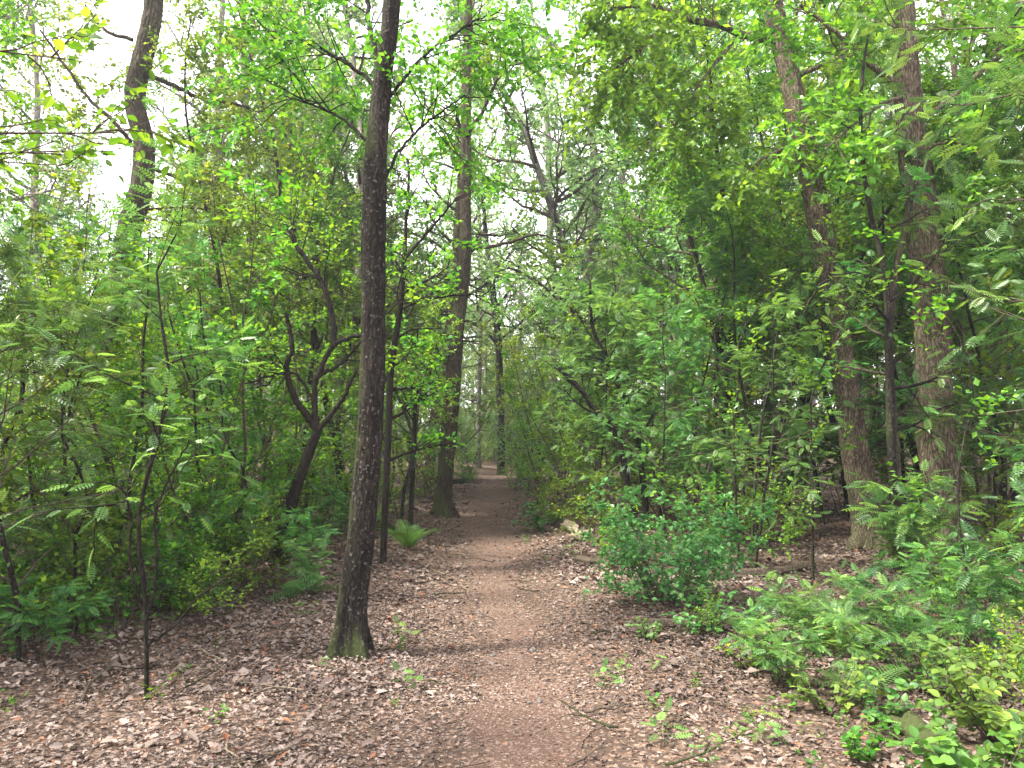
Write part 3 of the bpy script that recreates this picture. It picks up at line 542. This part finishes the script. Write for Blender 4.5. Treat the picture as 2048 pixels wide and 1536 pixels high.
SP = '''rowan 60 5.2 3.4|rowan 215 6.4 3.6|hazel 330 7.6 4.0|hazel 120 7.4 4.0|rowan -60 6.6 4.2|hazel 470 9 4.6|hazel 20 9.2 5.0|rowan 400 8.4 3.6|hazel 250 9.6 4.8|yell 560 11.5 5.4
hazel 380 11.5 5.0|rowan 150 10.5 4.8|yell 660 13 5.6|hazel 620 10.5 4.6|hazel 480 13 5.2|hazel -40 12.5 5.8|yell 120 14 6.2|yell 330 15 6.0|palr 700 17 5.5|hazel 780 14.5 5.0|palr 820 20 5.8|yell 560 17 6.2
palr 860 25 5.0|hazel 230 17 6|hazel 20 17 6.5|palr 420 19 6.5|hazel 640 20 7|yell 820 12.6 4.3
palr 1130 21 5.5|palr 1060 27 5.0|palr 1200 16.5 4.8|palr 1290 18 6.5|yell 1180 25 6.5|rowan 1200 12.6 3.9|rowan 1320 12.2 4.4|hazel 1390 14.5 5.6|rowan 1270 14.3 5.4|palr 1480 17.5 7|hazel 1560 13.5 6.3|rowan 1420 11.3 4.4|rowan 1530 11.2 5.4
rowan 1640 12.5 6.0|hazel 1700 14.5 7|palr 1600 18.5 8|hazel 1820 12.5 7|rowan 1500 8.6 3.0|rowan 2260 6.6 4.4|rowan 2190 8.2 5.4|rowan 2300 7.5 5.6|rowan 1800 12.6 5.8|rowan 1980 11.4 6|rowan 2000 9.6 6.0|hazel 1960 12 7.2|hazel 2080 10.5 6.6|hazel 1760 17 8|hazel 1930 16 8|rowan 1840 11.0 6.2|hazel 1340 20 7.5|rowan 1130 15.6 3.2|hazel 2160 13 8
lowrow 1740 5.6 .7|lowrow 1860 6.2 .9|lowrow 1930 5.4 .9|lowrow 1560 4.7 .5|lowrow 1790 4.9 .7|lowrow 210 6.4 .9|lowrow 380 6.6 .8|lowrow 480 7.8 1.1|lowrow 20 5.6 .9|lowrow 610 8.2 .8|lowrow 2040 5.6 1.2|lowrow 620 7.3 .7|lowrow 690 9.3 1.0|lowrow 90 6.0 .9
palr 900 33 4.5|palr 960 37 4.5|hazel 1030 36 4.5|palr 1090 33 4.5|palr 990 42 5|yell 1060 41 5|palr 920 42 5|hazel 1110 17.5 4.6|yell 1090 20 5|hazel 1150 14 4.3|hazel 1230 12.6 4|rowan 1330 10.6 3.6|yell 1330 16 5.5|hazel 1450 12.6 4.8|hazel 1260 16 5|yell 1400 18 6|palr 1160 24 6|palr 1070 31 6|palr 940 30 4|hazel 860 21 5|palr 1040 25 3.6|yell 1490 15 5.5|hazel 1560 15.5 6|yell 1200 19.5 5.5|yell 500 14.5 5|hazel 560 9.6 4|hazel 330 10 5|yell 200 13 5.6|lowhaz 955 34 1.6|lowhaz 1028 22 1.5|lowhaz 1045 27 1.8|lowhaz 925 25 1.2|lowhaz 985 40 2|lowhaz 330 6.6 1.4|lowhaz 160 6.0 1.2|lowhaz 1040 34 1.8|lowhaz 60 7.6 1.6|mid -2600 2.6 9|mid -986 4 6.5|mid -440 6 6.5|rowan -250 6 4|lowhaz 250 5.9 .8|lowhaz -20 5.4 1|lowrow 120 5.3 .7|lowrow 1500 5.1 .5|lowrow 1600 5.5 .7|lowrow 1700 4.9 .6|lowhaz 1980 4.6 .7|lowhaz 1880 5.7 .9|mid -9940 .8 9|tall -13596 1 14|lowrow 1800 7.9 1.4|lowrow 1900 7.4 1.3|mid -837 5.5 9.5|mid -535 7.5 10|lowhaz 90 5.6 1.1|lowhaz 420 6.3 .9|lowhaz 200 6.9 1.5|lowhaz 10 6.2 1.3|hazel 420 7.8 3.4|lowhaz 520 7.4 1.0|lowhaz 180 8.6 1.7|lowhaz 300 8.4 1.5|lowhaz 420 7.3 1.3|lowhaz 500 10.4 1.7|lowhaz 30 10.6 2.0|lowhaz 700 11 1.4|lowhaz 800 13.2 1.5|lowhaz 1110 13.0 1.2|lowhaz 1190 11 1.3|lowhaz 1080 17 1.4|lowhaz 1250 9.3 1.1|lowhaz 1420 9.4 1.6|lowhaz 1520 11 1.6|lowhaz 1560 9.8 1.3|lowhaz 1400 6.1 .5|lowhaz 1800 8.6 .9|lowhaz 2040 8.8 1.6|lowhaz 130 6.6 1.5|lowhaz 260 7.2 1.4|lowhaz 30 6.8 1.5|lowhaz 340 8.8 2|lowhaz 500 8.6 1.5|lowhaz 560 10.4 1.8|lowhaz 640 10.6 1.4|lowhaz 150 9.6 2.2|lowhaz 430 9.8 2|lowhaz -40 7.6 1.8|lowhaz 1790 12 2|lowhaz 860 18 1.5|lowhaz 610 12.5 1.8|lowhaz 380 12.6 2.2|lowhaz 220 11.5 2.2|lowhaz 1330 14 2.2|lowhaz 1680 13.5 2.2|lowhaz 920 30 1.6|lowhaz 1960 13.5 2.2|lowhaz 100 13 2.2|lowhaz 1060 23 1.5
mid 590 11 8.5|mid 700 14.5 10|mid 520 16 10|mid 300 18 10|mid 90 16 9.5|mid 760 19 11|mid 1440 14 10|mid 1560 16 11|mid 1700 13 10|mid 1850 14 11|mid 2000 13 11|mid 1020 36 9|mid 620 23 12|mid 180 23 11
mid 480 13 9|mid 690 12.4 10|mid 1500 11.4 9.5|mid 1560 12.6 10|mid 1520 13 11|mid 1990 10 10|tall 540 19 15|tall 680 18 14|tall 860 23 16|tall 760 15.5 13|tall 1190 22 17|tall 1290 26 18|tall 1340 21 17|tall 380 24 13|tall 600 27 15|tall 960 40 11|tall 120 23 14|tall 330 27 15|tall 700 26 15|tall 800 32 15|tall 880 38 14|tall 1050 40 13|tall 1140 34 15|tall 1290 33 19|tall 1420 29 19|tall 1540 31 20|tall 1700 26 18|tall 1850 24 18|tall 2000 26 18|tall 1960 20 16|tall 590 33 15|tall 450 30 12|tall 20 29 12|tall 230 34 12|tall 1620 36 20|tall 1220 41 19|tall 2150 20 17|tall 1350 38 20|tall 1770 20 17|tall 1480 22 17'''
for row in SP.replace('\n', '|').split('|'):  # trees far outside the left edge are unseen, added to shade the left
    k, px, D, h = row.split(); FILL.append([k, float(px), float(D), float(h)])
rg = np.random.default_rng(77); recs = []
NV = {k: sum(1 for q in PROTO if q.rstrip('0123456789') == k) for k in LK}
for n_, (k, px, D, h) in enumerate(FILL):
    x = GX(px, D); lo = min(LAND, key=lambda l: abs(l[1] - x) / 1.0 + abs(l[2] - D) * .45); dx, dy = x - lo[1], D - lo[2]
    rel = ('in front of' if dy < 0 else 'behind') if abs(dy) > 1.2 * abs(dx) else ('left of' if dx < 0 else 'right of')
    if abs(dy) > 4 and rel == 'behind': rel = 'well behind'
    if D > 15 and rel == 'behind' : rel = 'farther back behind'
    recs.append([k, x, D, h, f'{LK[k][0]} {rel} {lo[0]}', rel])
lab = {}
for r_ in recs: lab.setdefault(r_[4], []).append(r_)
ORD = ['nearest', 'second nearest', 'third nearest', 'fourth nearest', 'fifth nearest', 'sixth nearest', 'seventh nearest', 'eighth nearest', 'ninth nearest', 'tenth nearest', 'eleventh nearest', 'twelfth nearest', 'thirteenth nearest', 'fourteenth nearest', 'fifteenth nearest', 'sixteenth nearest']
for l, rs in lab.items():
    rs.sort(key=lambda r_: r_[2])
    for i, r_ in enumerate(rs): r_.append(l if len(rs) == 1 else f'{ORD[i]} {l}')
for n_, (k, x, D, h, _, rel, label) in enumerate(recs):
    nm, ct = LK[k][2], LK[k][1]
    put(f'{k}{n_ % NV[k]}', x, D, h * rg.uniform(.95, 1.05), rg.uniform(0, 6.28), nm, label, ct, {'young tree': 'young trees of the undergrowth', 'shrub': 'shrubs of the undergrowth', 'seedling': 'rowan seedlings', 'tree': 'tall trees in the wood behind'}[ct], stem='trunk' if k in ('tall', 'mid') else 'stem', crown='crown' if k in ('tall', 'mid') else 'foliage')
put('bluebush', GX(1325, 7.2), 7.2, 1.75, .4, 'round_bush', 'rounded blue-green bush on the right side of the path', 'bush', crown='foliage').scale = (1.0, 1.0, .95)

# hornbeam outside the frame whose low bough hangs into the picture
def overhang(name, label, foot, h, rmat, lmat, boughs, size, tpl, seed):
    rg = np.random.default_rng(seed); fz = np.array([foot[0], foot[1], rootz(foot)]); root = empty(name, fz)
    pts = bough(rg, (0, 0, -.2), (.02, .02, 1), h, 12, .05, .05); me, q, r = trunk_mesh('trunk', pts, np.linspace(.09, .02, 13), rmat, 16); link('trunk', me, root)
    c = cfg('hazel', size=size, sp=size * .8, levels=3, kids=(7, 3)); mb = MB(); lf = Leafage()
    for (z, tgt, r0, dens) in boughs:
        i = int(np.argmin(abs(q[:, 2] - z))); a = q[i]; b = np.array(tgt) - fz; mid = (a + b) / 2 + np.array([0, 0, .12]) + rg.normal(0, .05, 3)
        sm = smooth([a, mid, b], 16); tube(mb, sm, np.linspace(r0, r0 * .25, 16), 6)
        for j in range(dens):
            t = int(rg.integers(6, 16)); tg = nrm(sm[min(t, 15)] - sm[min(t, 15) - 1]); grow(rg, mb, lf, sm[min(t, 15)], side_dir(rg, tg, rg.uniform(.3, 1.1), .5), rg.uniform(.25, .55), .005, 1, c)
    for j in range(8):
        z = rg.uniform(3.6, h); i = int(np.argmin(abs(q[:, 2] - z))); az = rg.uniform(2.4, 5.2); grow(rg, mb, lf, q[i], (math.cos(az), math.sin(az), .4), rg.uniform(.8, 1.8), .012, 0, c)
    lf.emit(mb, tpl, 1, rg); link('crown', mb.mesh('crown', [M['twig'], M[lmat]]), root); tag(root, label, 'tree')
overhang('hornbeam_tree', 'hornbeam whose low twigs with large oval leaves hang into the upper left corner', (-3.6, 3.2), 6.5, 'bark_grey', 'oak',
  [(2.6, P(235, 265, 3.6), .012, 9), (2.9, P(150, 120, 3.4), .010, 8), (2.4, P(120, 330, 3.8), .009, 7), (2.2, P(330, 300, 4.1), .009, 5)], .075, T_oval(.30), 61)
overhang('rowan_tree', 'rowan whose feathery boughs reach in from beyond the right edge', (3.9, 3.7), 6, 'bark_grey', 'rowan',
  [(2.9, P(1930, 210, 4.6), .014, 9), (2.5, P(1990, 400, 4.5), .012, 7), (3.1, P(1800, 60, 4.8), .012, 8), (1.9, P(2040, 600, 4.4), .010, 6), (1.6, P(1950, 830, 4.6), .007, 3)], .15, T_pinnate(7), 62)

# ------------------------------------------------------------------ ferns, plants, wood on the ground
FT = T_frond()
def fern(px, D, n, ln, label, mat='fern', seed=0, el=(.35, .95), arc=None, group='ferns'):
    rg = np.random.default_rng(seed); x = GX(px, D); o = empty('fern', (x, D, float(gh(x, D))))
    for i in range(n):
        az = (i + rg.uniform(-.3, .3)) / n * 6.28 if arc is None else rg.uniform(*arc)
        e = rg.uniform(*el); d = np.array([[math.cos(az) * math.cos(e), math.sin(az) * math.cos(e), math.sin(e)]]); nn = np.array([[-math.cos(az) * math.sin(e), -math.sin(az) * math.sin(e), math.cos(e)]]) + rg.normal(0, .15, (1, 3))
        mb = MB(); l_ = ln * rg.uniform(.75, 1.1); leaves(mb, [[0, 0, 0]], d, nn, l_, FT, 0, rg, np.array([rg.random() * .8]))
        tt = np.linspace(0, 1, 9); s_ = nrm(d[0]); k_ = nn[0] - s_ * nn[0].dot(s_); k_ = k_ / np.linalg.norm(k_)
        tube(mb, np.array([s_ * l_ * t + k_ * l_ * (.35 * t - .7 * t * t) for t in tt * .97]) - [0, 0, .004], np.linspace(.004, .001, 9), 3, 1)
        link('frond', mb.mesh('frond', [M[mat], M['twig']]), o)
    tag(o, label, 'fern', group)
fern(345, 6.6, 6, .62, 'bright yellow-green fern glowing in the dark thicket behind the thin left stems', 'bright', 1, (.1, .9), (-.5, 2.2))
fern(820, 10.2, 9, .55, 'upright fern behind the dark trunk at the left edge of the path', 'fern', 2, (.7, 1.2))
fern(1650, 5.6, 10, .55, 'large spreading fern in the middle of the plants on the right', 'fern', 3)
fern(1610, 6.6, 8, .45, 'fern just behind the large spreading one on the right', 'fern', 4)
fern(1500, 5.9, 7, .4, 'arching fern with drooping fronds nearest the path on the right', 'fern', 5, (.2, .7))
fern(1790, 6.0, 9, .45, 'fern below the thick rough oak', 'fern', 6)
fern(1700, 4.6, 8, .34, 'fern beside the mossy stump in the lower right', 'fern', 7)
fern(935, 26, 8, .8, 'far fern clump left of the end of the path', 'fern', 8)
fern(1880, 5.2, 8, .42, 'fern behind the bright leaves in the lower right corner', 'fern', 9)
fern(165, 5.9, 7, .4, 'low fern on the ground in the lower left shade', 'hazel', 10, (.1, .5))
fern(620, 7.4, 7, .5, 'pale fern between the crooked black tree and the dark trunk', 'blue', 11, (.1, .6))
fern(1110, 13.5, 8, .6, 'fern at the right edge of the path beyond the pale log', 'fern', 12)
# broad-leaved bramble, lower right corner
def bramble(px, D, n, hgt, size, label, seed, mat='bright', spread=.5):
    rg = np.random.default_rng(seed); x = GX(px, D); o = empty('bramble', (x, D, float(gh(x, D)))); st = MB(); mb = MB()
    for i in range(n):
        az = rg.uniform(0, 6.28); pts = bough(rg, (0, 0, -.02), (math.cos(az) * spread, math.sin(az) * spread, .8), hgt * rg.uniform(.7, 1.25), 8, .10, -.05); tube(st, pts, np.linspace(.006, .002, 9), 5)
        for j in range(2, 9):
            p = pts[j]; t = nrm(pts[j] - pts[j - 1]); s_ = side_dir(rg, t, 1.0, .8); q = p + s_ * size * .6; tube(st, [p, q], .0015, 3)
            k = 3; dirs = [s_, nrm(np.cross(s_, [0, 0, 1])), -nrm(np.cross(s_, [0, 0, 1]))]
            dd = np.array(dirs) + rg.normal(0, .15, (3, 3)) + [0, 0, -.15]; leaves(mb, np.repeat(q[None], 3, 0), dd, np.array([0, 0, 1.0]) + rg.normal(0, .25, (3, 3)), size * rg.uniform(.8, 1.15, 3), T_oval(.42), 0, rg)
    link('stem', st.mesh('stem', [M['twig']]), o); link('foliage', mb.mesh('foliage', [M[mat]]), o); tag(o, label, 'bramble', 'brambles')
bramble(1960, 4.0, 9, .5, .062, 'bramble with large bright green leaves, uppermost in the lower right corner', 1)
bramble(1880, 4.3, 8, .45, .05, 'bright leaved bramble on the side towards the large fern', 2)
bramble(1950, 3.25, 7, .36, .064, 'bramble with very large light leaves at the bottom edge, right of the mossy stump', 3)
bramble(2060, 3.6, 7, .45, .06, 'bramble cut by the right edge, above the bottom corner', 4)
bramble(1740, 4.2, 6, .35, .045, 'small leaved bramble left of the bright ones', 5, 'rowan')
bramble(1560, 4.8, 8, .4, .045, 'small leaved bramble at the edge of the litter, right of the path', 6, 'rowan')
bramble(1400, 6.0, 6, .4, .05, 'small bramble in front of the blue-green bush', 7, 'blue')
bramble(1080, 12.6, 8, .5, .08, 'leafy bramble hanging to the path edge before the pale log', 8, 'rowan')
bramble(1290, 6.0, 5, .22, .04, 'tiny bramble left in front of the blue-green bush', 9, 'blue')
bramble(2010, 5.0, 8, .6, .06, 'bramble behind the large bright ones at the right edge', 10, 'rowan')

bramble(1640, 4.4, 8, .36, .042, 'light green bramble between the large fern and the open litter', 11, 'bright')
bramble(1810, 4.7, 9, .42, .045, 'light green bramble behind the rotting mossy log', 12, 'bright')
bramble(1490, 5.1, 6, .26, .036, 'tiny light green bramble at the outer edge of the plants by the litter', 13, 'hazel')
bramble(1900, 3.5, 6, .3, .05, 'bramble growing against the near end of the rotting mossy log', 14, 'bright')
bramble(1700, 3.7, 6, .2, .035, 'low sprig of bramble left of the rotting mossy log', 15, 'hazel')

def log(name, a, b, r0, r1, mat, label, cat='fallen branch', seed=0, group='fallen branches and sticks', stubs=2, bend=.05, lift=.5):
    """a, b = (photo x, ground distance) of the two ends"""
    rg = np.random.default_rng(seed); A = np.array([GX(a[0], a[1]), a[1], 0.0]); B = np.array([GX(b[0], b[1]), b[1], 0.0]); L_ = np.linalg.norm(B - A); n = max(8, int(L_ / .05))
    t = np.linspace(0, 1, 6)[:, None]; pts = A + (B - A) * t; pts[1:-1, :2] += rg.normal(0, bend * L_ * .5, (4, 2)); pts = smooth(pts, n)
    pts[:, 2] = gh(pts[:, 0], pts[:, 1]) + lift * r0 + .015 + (0 if r0 > .03 else np.abs(np.sin(np.linspace(0, 3, n) * 2 + seed)) * .02)
    o = pts[0].copy(); mb = MB(); tube(mb, pts - o, np.linspace(r0, r1, n), 14 if r0 > .03 else 6, 0, True, bark_disp(r0 * .12, 12, seed) if r0 > .03 else None)
    for s_ in range(stubs):
        i = int(rg.integers(n // 4, n - 2)); d = side_dir(rg, nrm(B - A), .8, .5); d[2] = abs(d[2]) * .4; p = pts[i] - o; tube(mb, bough(rg, p, d, L_ * rg.uniform(.12, .3), 4, .15), np.linspace(r1 * .8, r1 * .2 + .0008, 5), 5)
    tag(link(name, mb.mesh(name, [M[mat]]), None, o), label, cat, group)
log('fallen_log', (1128, 12.8), (1163, 10.9), .075, .06, 'dead', 'pale bleached log lying at the right edge of the path', 'log', 1, stubs=1)
log('fallen_log', (1150, 9.6), (1225, 9.2), .05, .04, 'twig', 'short dark log nearer than the pale log, right of the path', 'log', 2)
log('fallen_log', (1420, 7.2), (1660, 6.9), .045, .03, 'bark_oak', 'long thin log lying behind the ferns on the right', 'log', 3)
log('fallen_log', (1290, 6.45), (1500, 6.2), .035, .02, 'twig', 'dark branch lying under the blue-green bush', 'log', 4)
log('fallen_log', (1400, 8.2), (1620, 8.9), .05, .03, 'twig', 'dark log behind the blue-green bush', 'log', 5)
log('fallen_log', (1900, 7.7), (2100, 6.7), .06, .04, 'twig', 'dark fallen trunk in the shade right of the thick rough oak', 'log', 6)
log('fallen_log', (1770, 4.25), (1865, 3.6), .07, .055, 'bark_mossy', 'rotting mossy log poking out of the litter in the lower right', 'log', 7, stubs=1)
log('fallen_log', (640, 5.3), (700, 5.1), .014, .007, 'twig', 'short dark stick lying at the foot of the dark straight trunk', 'stick', 8)
log('fallen_log', (20, 6.8), (280, 7.1), .05, .04, 'bark_mossy', 'mossy log lying in the dark lower left thicket', 'log', 9)
log('fallen_log', (860, 24), (930, 25), .10, .08, 'bark_black', 'dark log left of the path near its far end', 'log', 10)
log('fallen_log', (760, 11.5), (830, 11.0), .08, .06, 'bark_dark', 'dark stump end behind the fern left of the path', 'log', 11)
log('stick', (1165, 4.45), (1255, 4.55), .008, .004, 'twig', 'dark stick lying level on the litter, right of the bare path soil', 'stick', 12)
log('stick', (1130, 3.75), (1200, 3.98), .006, .003, 'twig', 'slanting stick near the bottom edge, right of the path', 'stick', 13)
log('stick', (830, 3.7), (890, 3.85), .005, .003, 'twig', 'thin twig near the bottom edge, left of the path', 'stick', 14)
log('stick', (870, 7.7), (935, 7.75), .007, .004, 'bark_dark', 'thin stick on the litter between the dark trunk and the path', 'stick', 15)
log('stick', (185, 4.5), (268, 5.9), .012, .006, 'twig', 'long thin stick slanting on the ground in the lower left', 'stick', 16)
log('stick', (410, 5.5), (480, 5.2), .008, .004, 'dead', 'pale stick on the ground between left stems and dark trunk', 'stick', 17)
log('stick', (470, 3.9), (500, 3.6), .006, .004, 'dead', 'short pale twig in the lower left litter', 'stick', 18)
log('stick', (1320, 4.2), (1370, 4.3), .012, .006, 'bark_oak', 'stubby brown stick lying right of the path among seedlings', 'stick', 19)
log('stick', (540, 3.7), (640, 4.0), .005, .003, 'twig', 'curved twig in the litter left of the path', 'stick', 20)
log('stick', (1180, 6.2), (1240, 6.25), .008, .004, 'bark_dark', 'stick on the litter left in front of the blue-green bush', 'stick', 21)
log('stick', (1480, 5.0), (1720, 5.2), .009, .004, 'dead', 'long pale thin branch lying through the ferns on the right', 'stick', 22)
log('stick', (1860, 5.4), (2050, 4.2), .010, .005, 'dead', 'long pale branch slanting down to the right edge', 'stick', 23, lift=9)
log('stick', (200, 6.3), (275, 6.0), .009, .005, 'dead', 'short pale stick behind the long slanting one', 'stick', 24)
log('stick', (860, 5.0), (905, 4.9), .005, .003, 'bark_dark', 'tiny dark stick on the path left of its middle', 'stick', 25)

# thin bare stems on the lower left
key_tree('thin_tree', 'thin twin stems rooted in the litter at the lower left', 'young tree', [(297, 1385, 10), (292, 1250, 9), (286, 1150, 9), (275, 1050, 8), (300, 930, 9), (330, 820, 7), (335, 700, 6)], 4.6, 3.6, 'bark_black', kind='rowan', amp=0, k=8, h0=1.0, nb=12, seed=71, blen=(.4, .9), size=.14,
  limbs=[([(290, 1250), (312, 1150), (310, 1030), (345, 940), (378, 880)], 7, 3, 0), ([(288, 1240), (260, 1130), (262, 1040), (240, 960)], 7, 3, 0), ([(310, 1030), (270, 1000), (220, 1010), (150, 1040)], 4, 2, 0, 3, .4), ([(296, 1290), (350, 1250), (400, 1190), (450, 1160), (475, 1130)], 6, 3, .1)])
for i, (a, b, w, D, lab_) in enumerate(((150, 1250, 8, 5.9, 'thin dark stem left of the twin stems'), (125, 1190, 8, 6.6, 'thin stem in the dark at the lower left, second from the twin stems'), (5, 1060, 14, 7.6, 'dark stem at the very left edge'), (375, 1120, 8, 7.6, 'thin stem just right of the twin stems, farther back'), (450, 1100, 7, 8.2, 'thin stem midway between the twin stems and the crooked black tree'),
        (610, 1010, 10, 11.8, 'thin mossy stem standing behind the crooked black tree'), (800, 1020, 8, 11.2, 'thin stem behind the fern left of the path'), (1625, 1130, 6, 8.2, 'thin grey stem left of the leaning oak'), (1480, 1120, 6, 8.8, 'thin stem right behind the blue-green bush'), (1940, 1250, 6, 6.0, 'thin green stem in front of the thick rough oak'))):
    rr = np.random.default_rng(200 + i); yb = HOR + CAMZ * F / D
    pix = [(a, yb, w)] + [(a + rr.normal(0, 9) * j ** .7 + j * rr.normal(2, 4), yb - 95 * j, w * (1 - .1 * j)) for j in range(1, 7)]
    key_tree('thin_tree', lab_, 'young tree', pix, D, 3.2, 'bark_dark' if i != 5 else 'bark_mossy', kind='hazel', amp=0, k=7, h0=1.1, nb=8, seed=220 + i, blen=(.4, 1.0), size=.07, group='thin stems of the undergrowth')

# small seedlings scattered in the litter
proto_sapling('seed0', 'hazel', .22, 3, 9, (.05, .12), 'twig', h0=.3, seed=90, size=.045, sp=.025, levels=1, leafmat='hazel', r0=.0015)
proto_sapling('seed1', 'rowan', .25, 2, 6, (.04, .1), 'twig', h0=.3, seed=91, size=.10, sp=.04, levels=1, leafmat='fern', r0=.0015)
zones = (('left of the path', (300, 900), (3.4, 7.5), 11), ('right of the path', (1180, 1600), (3.5, 6.5), 20), ('by the path beyond the dark trunk', (850, 1130), (8.5, 16), 9), ('in the lower right corner', (1600, 2040), (3.2, 5.2), 14), ('in the shade of the lower left', (-20, 500), (4.2, 7), 8))
for z_, (x0, x1), (y0, y1), n_ in zones:
    for i in range(n_):
        D = rg.uniform(y0, y1); x = GX(rg.uniform(x0, x1), D)
        if abs(x - path_x(D)) < .45: x += .9 * (1 if x > path_x(D) else -1)
        put(f'seed{i % 2}', x, D, rg.uniform(.09, .24), rg.uniform(0, 6), 'seedling', f'tiny green seedling in the litter {z_}', 'seedling', f'tiny seedlings {z_}')

# tiny twigs and stones, each shape made once and copied
tw = []
for i in range(3):
    mb = MB(); r_ = np.random.default_rng(300 + i); p_ = bough(r_, (0, 0, .006), (1, 0, .03), .34, 8, .12); p_[:, 2] = np.abs(p_[:, 2]) * .4 + .012; tube(mb, p_, np.linspace(.0055, .002, 9), 5, 0, True)
    q_ = bough(r_, p_[4], (.7, .6, .1), .13, 4, .15); tube(mb, q_, np.linspace(.003, .001, 5), 4); tw.append(mb.mesh('twig', [M[('twig', 'bark_dark', 'dead')[i]]]))
sn = []
for i in range(2):
    mb = MB(); th_ = np.linspace(0, math.pi, 9); tube(mb, np.stack([np.cos(th_) * -.028, th_ * 0, th_ * 0], -1), np.sin(th_) * .022 + .0005, 9, disp=lambda p, t, r, i=i: .006 * noise(np.stack(np.broadcast_arrays(p[:, :1] * 60 + i * 9, np.cos(t)[None] * 2, np.sin(t)[None] * 2), -1))); sn.append(mb.mesh('stone', [M['stone']]))
for z_, (x0, x1), (y0, y1), n_ in (('left of the path', (150, 850), (3.4, 7), 16), ('right of the path', (1150, 1560), (3.4, 7), 16), ('farther along the path', (840, 1150), (7.2, 12), 10)):
    for i in range(n_):
        D = rg.uniform(y0, y1); x = GX(rg.uniform(x0, x1), D); o = link('twig', tw[i % 3], None, (x, D, float(gh(x, D)) + .01), rg.uniform(0, 6.28), rg.uniform(.5, 1.5)); tag(o, f'short thin twig lying in the litter {z_}', 'twig', f'twigs in the litter {z_}')
for i in range(18):
    D = rg.uniform(3.4, 12); x = path_x(D) + rg.normal(0, .25); o = link('stone', sn[i % 2], None, (x, D, float(gh(x, D)) + .008), rg.uniform(0, 6.28), rg.uniform(.4, 1.0)); tag(o, 'small dark stone trodden into the path', 'stone', 'small stones in the path')

# the farther wood, one mass of leaves
def far_wood():
    rg = np.random.default_rng(5); mb = MB(); N = 620
    x = rg.uniform(-75, 80, N * 3); y = rg.uniform(40, 75, N * 3); prof = np.interp((x / y) * F + 1024, [-300, 0, 500, 700, 900, 1000, 1150, 1300, 1500, 2400], [9.5, 9.5, 11, 13, 12, 9, 14, 19, 22, 22]) * (y / 50)
    z = np.where(rg.random(N * 3) < .35, rg.uniform(.2, 3.2, N * 3), rg.uniform(.05, 1, N * 3) * prof); rad = rg.uniform(1.2, 2.8, N * 3); k = 190
    c = np.stack([x, y, z], -1); p = np.repeat(c, k, 0) + nrm(rg.normal(0, 1, (len(c) * k, 3))) * (np.repeat(rad, k) * rg.random(len(c) * k) ** .4)[:, None] * [1, 1, .75]
    p = p[p[:, 2] > .1]; n_ = len(p); leaves(mb, p, rg.normal(0, 1, (n_, 3)), np.array([0, 0, .8]) + rg.normal(0, .6, (n_, 3)), rg.uniform(.22, .36, n_), T_rhomb(.36), 0, rg, np.clip(np.repeat(rg.normal(.45, .2, len(c)), k)[:n_] + rg.normal(0, .15, n_), 0, .95))
    for i in range(110):
        yy = rg.uniform(38, 70); xx = rg.uniform(-1.0, 1.05) * yy; h_ = rg.uniform(9, 15); tube(mb, bough(rg, (xx, yy, -.2), (rg.normal(0, .06), 0, 1), h_, 6, .04), np.linspace(rg.uniform(.14, .28), .06, 7), 7, 1)
    tag(link('far_wood', mb.mesh('far_wood', [M['pale'], M['bark_grey']])), 'distant wood closing the view behind all the trees', 'woodland', kind='stuff')
far_wood()

# the air between the trees
mb = MB(); b = np.array([[x, y, z] for z in (-1.4, 27) for y in (-22, 96) for x in (-100, 108)], float)
mb.add(b, [np.array([[0, 2, 3, 1], [4, 5, 7, 6], [0, 1, 5, 4], [2, 6, 7, 3], [0, 4, 6, 2], [1, 3, 7, 5]])], smooth=False)
hm, ht = newmat('haze_air'); pv = nd(ht, 'ShaderNodeVolumePrincipled', {'Color': (.86, .93, 1, 1), 'Density': .0012, 'Anisotropy': .3}); nd(ht, 'ShaderNodeOutputMaterial', {'Volume': pv.outputs[0]})
tag(link('haze', mb.mesh('haze', [hm])), 'faint pale haze between the far trees', kind='stuff')
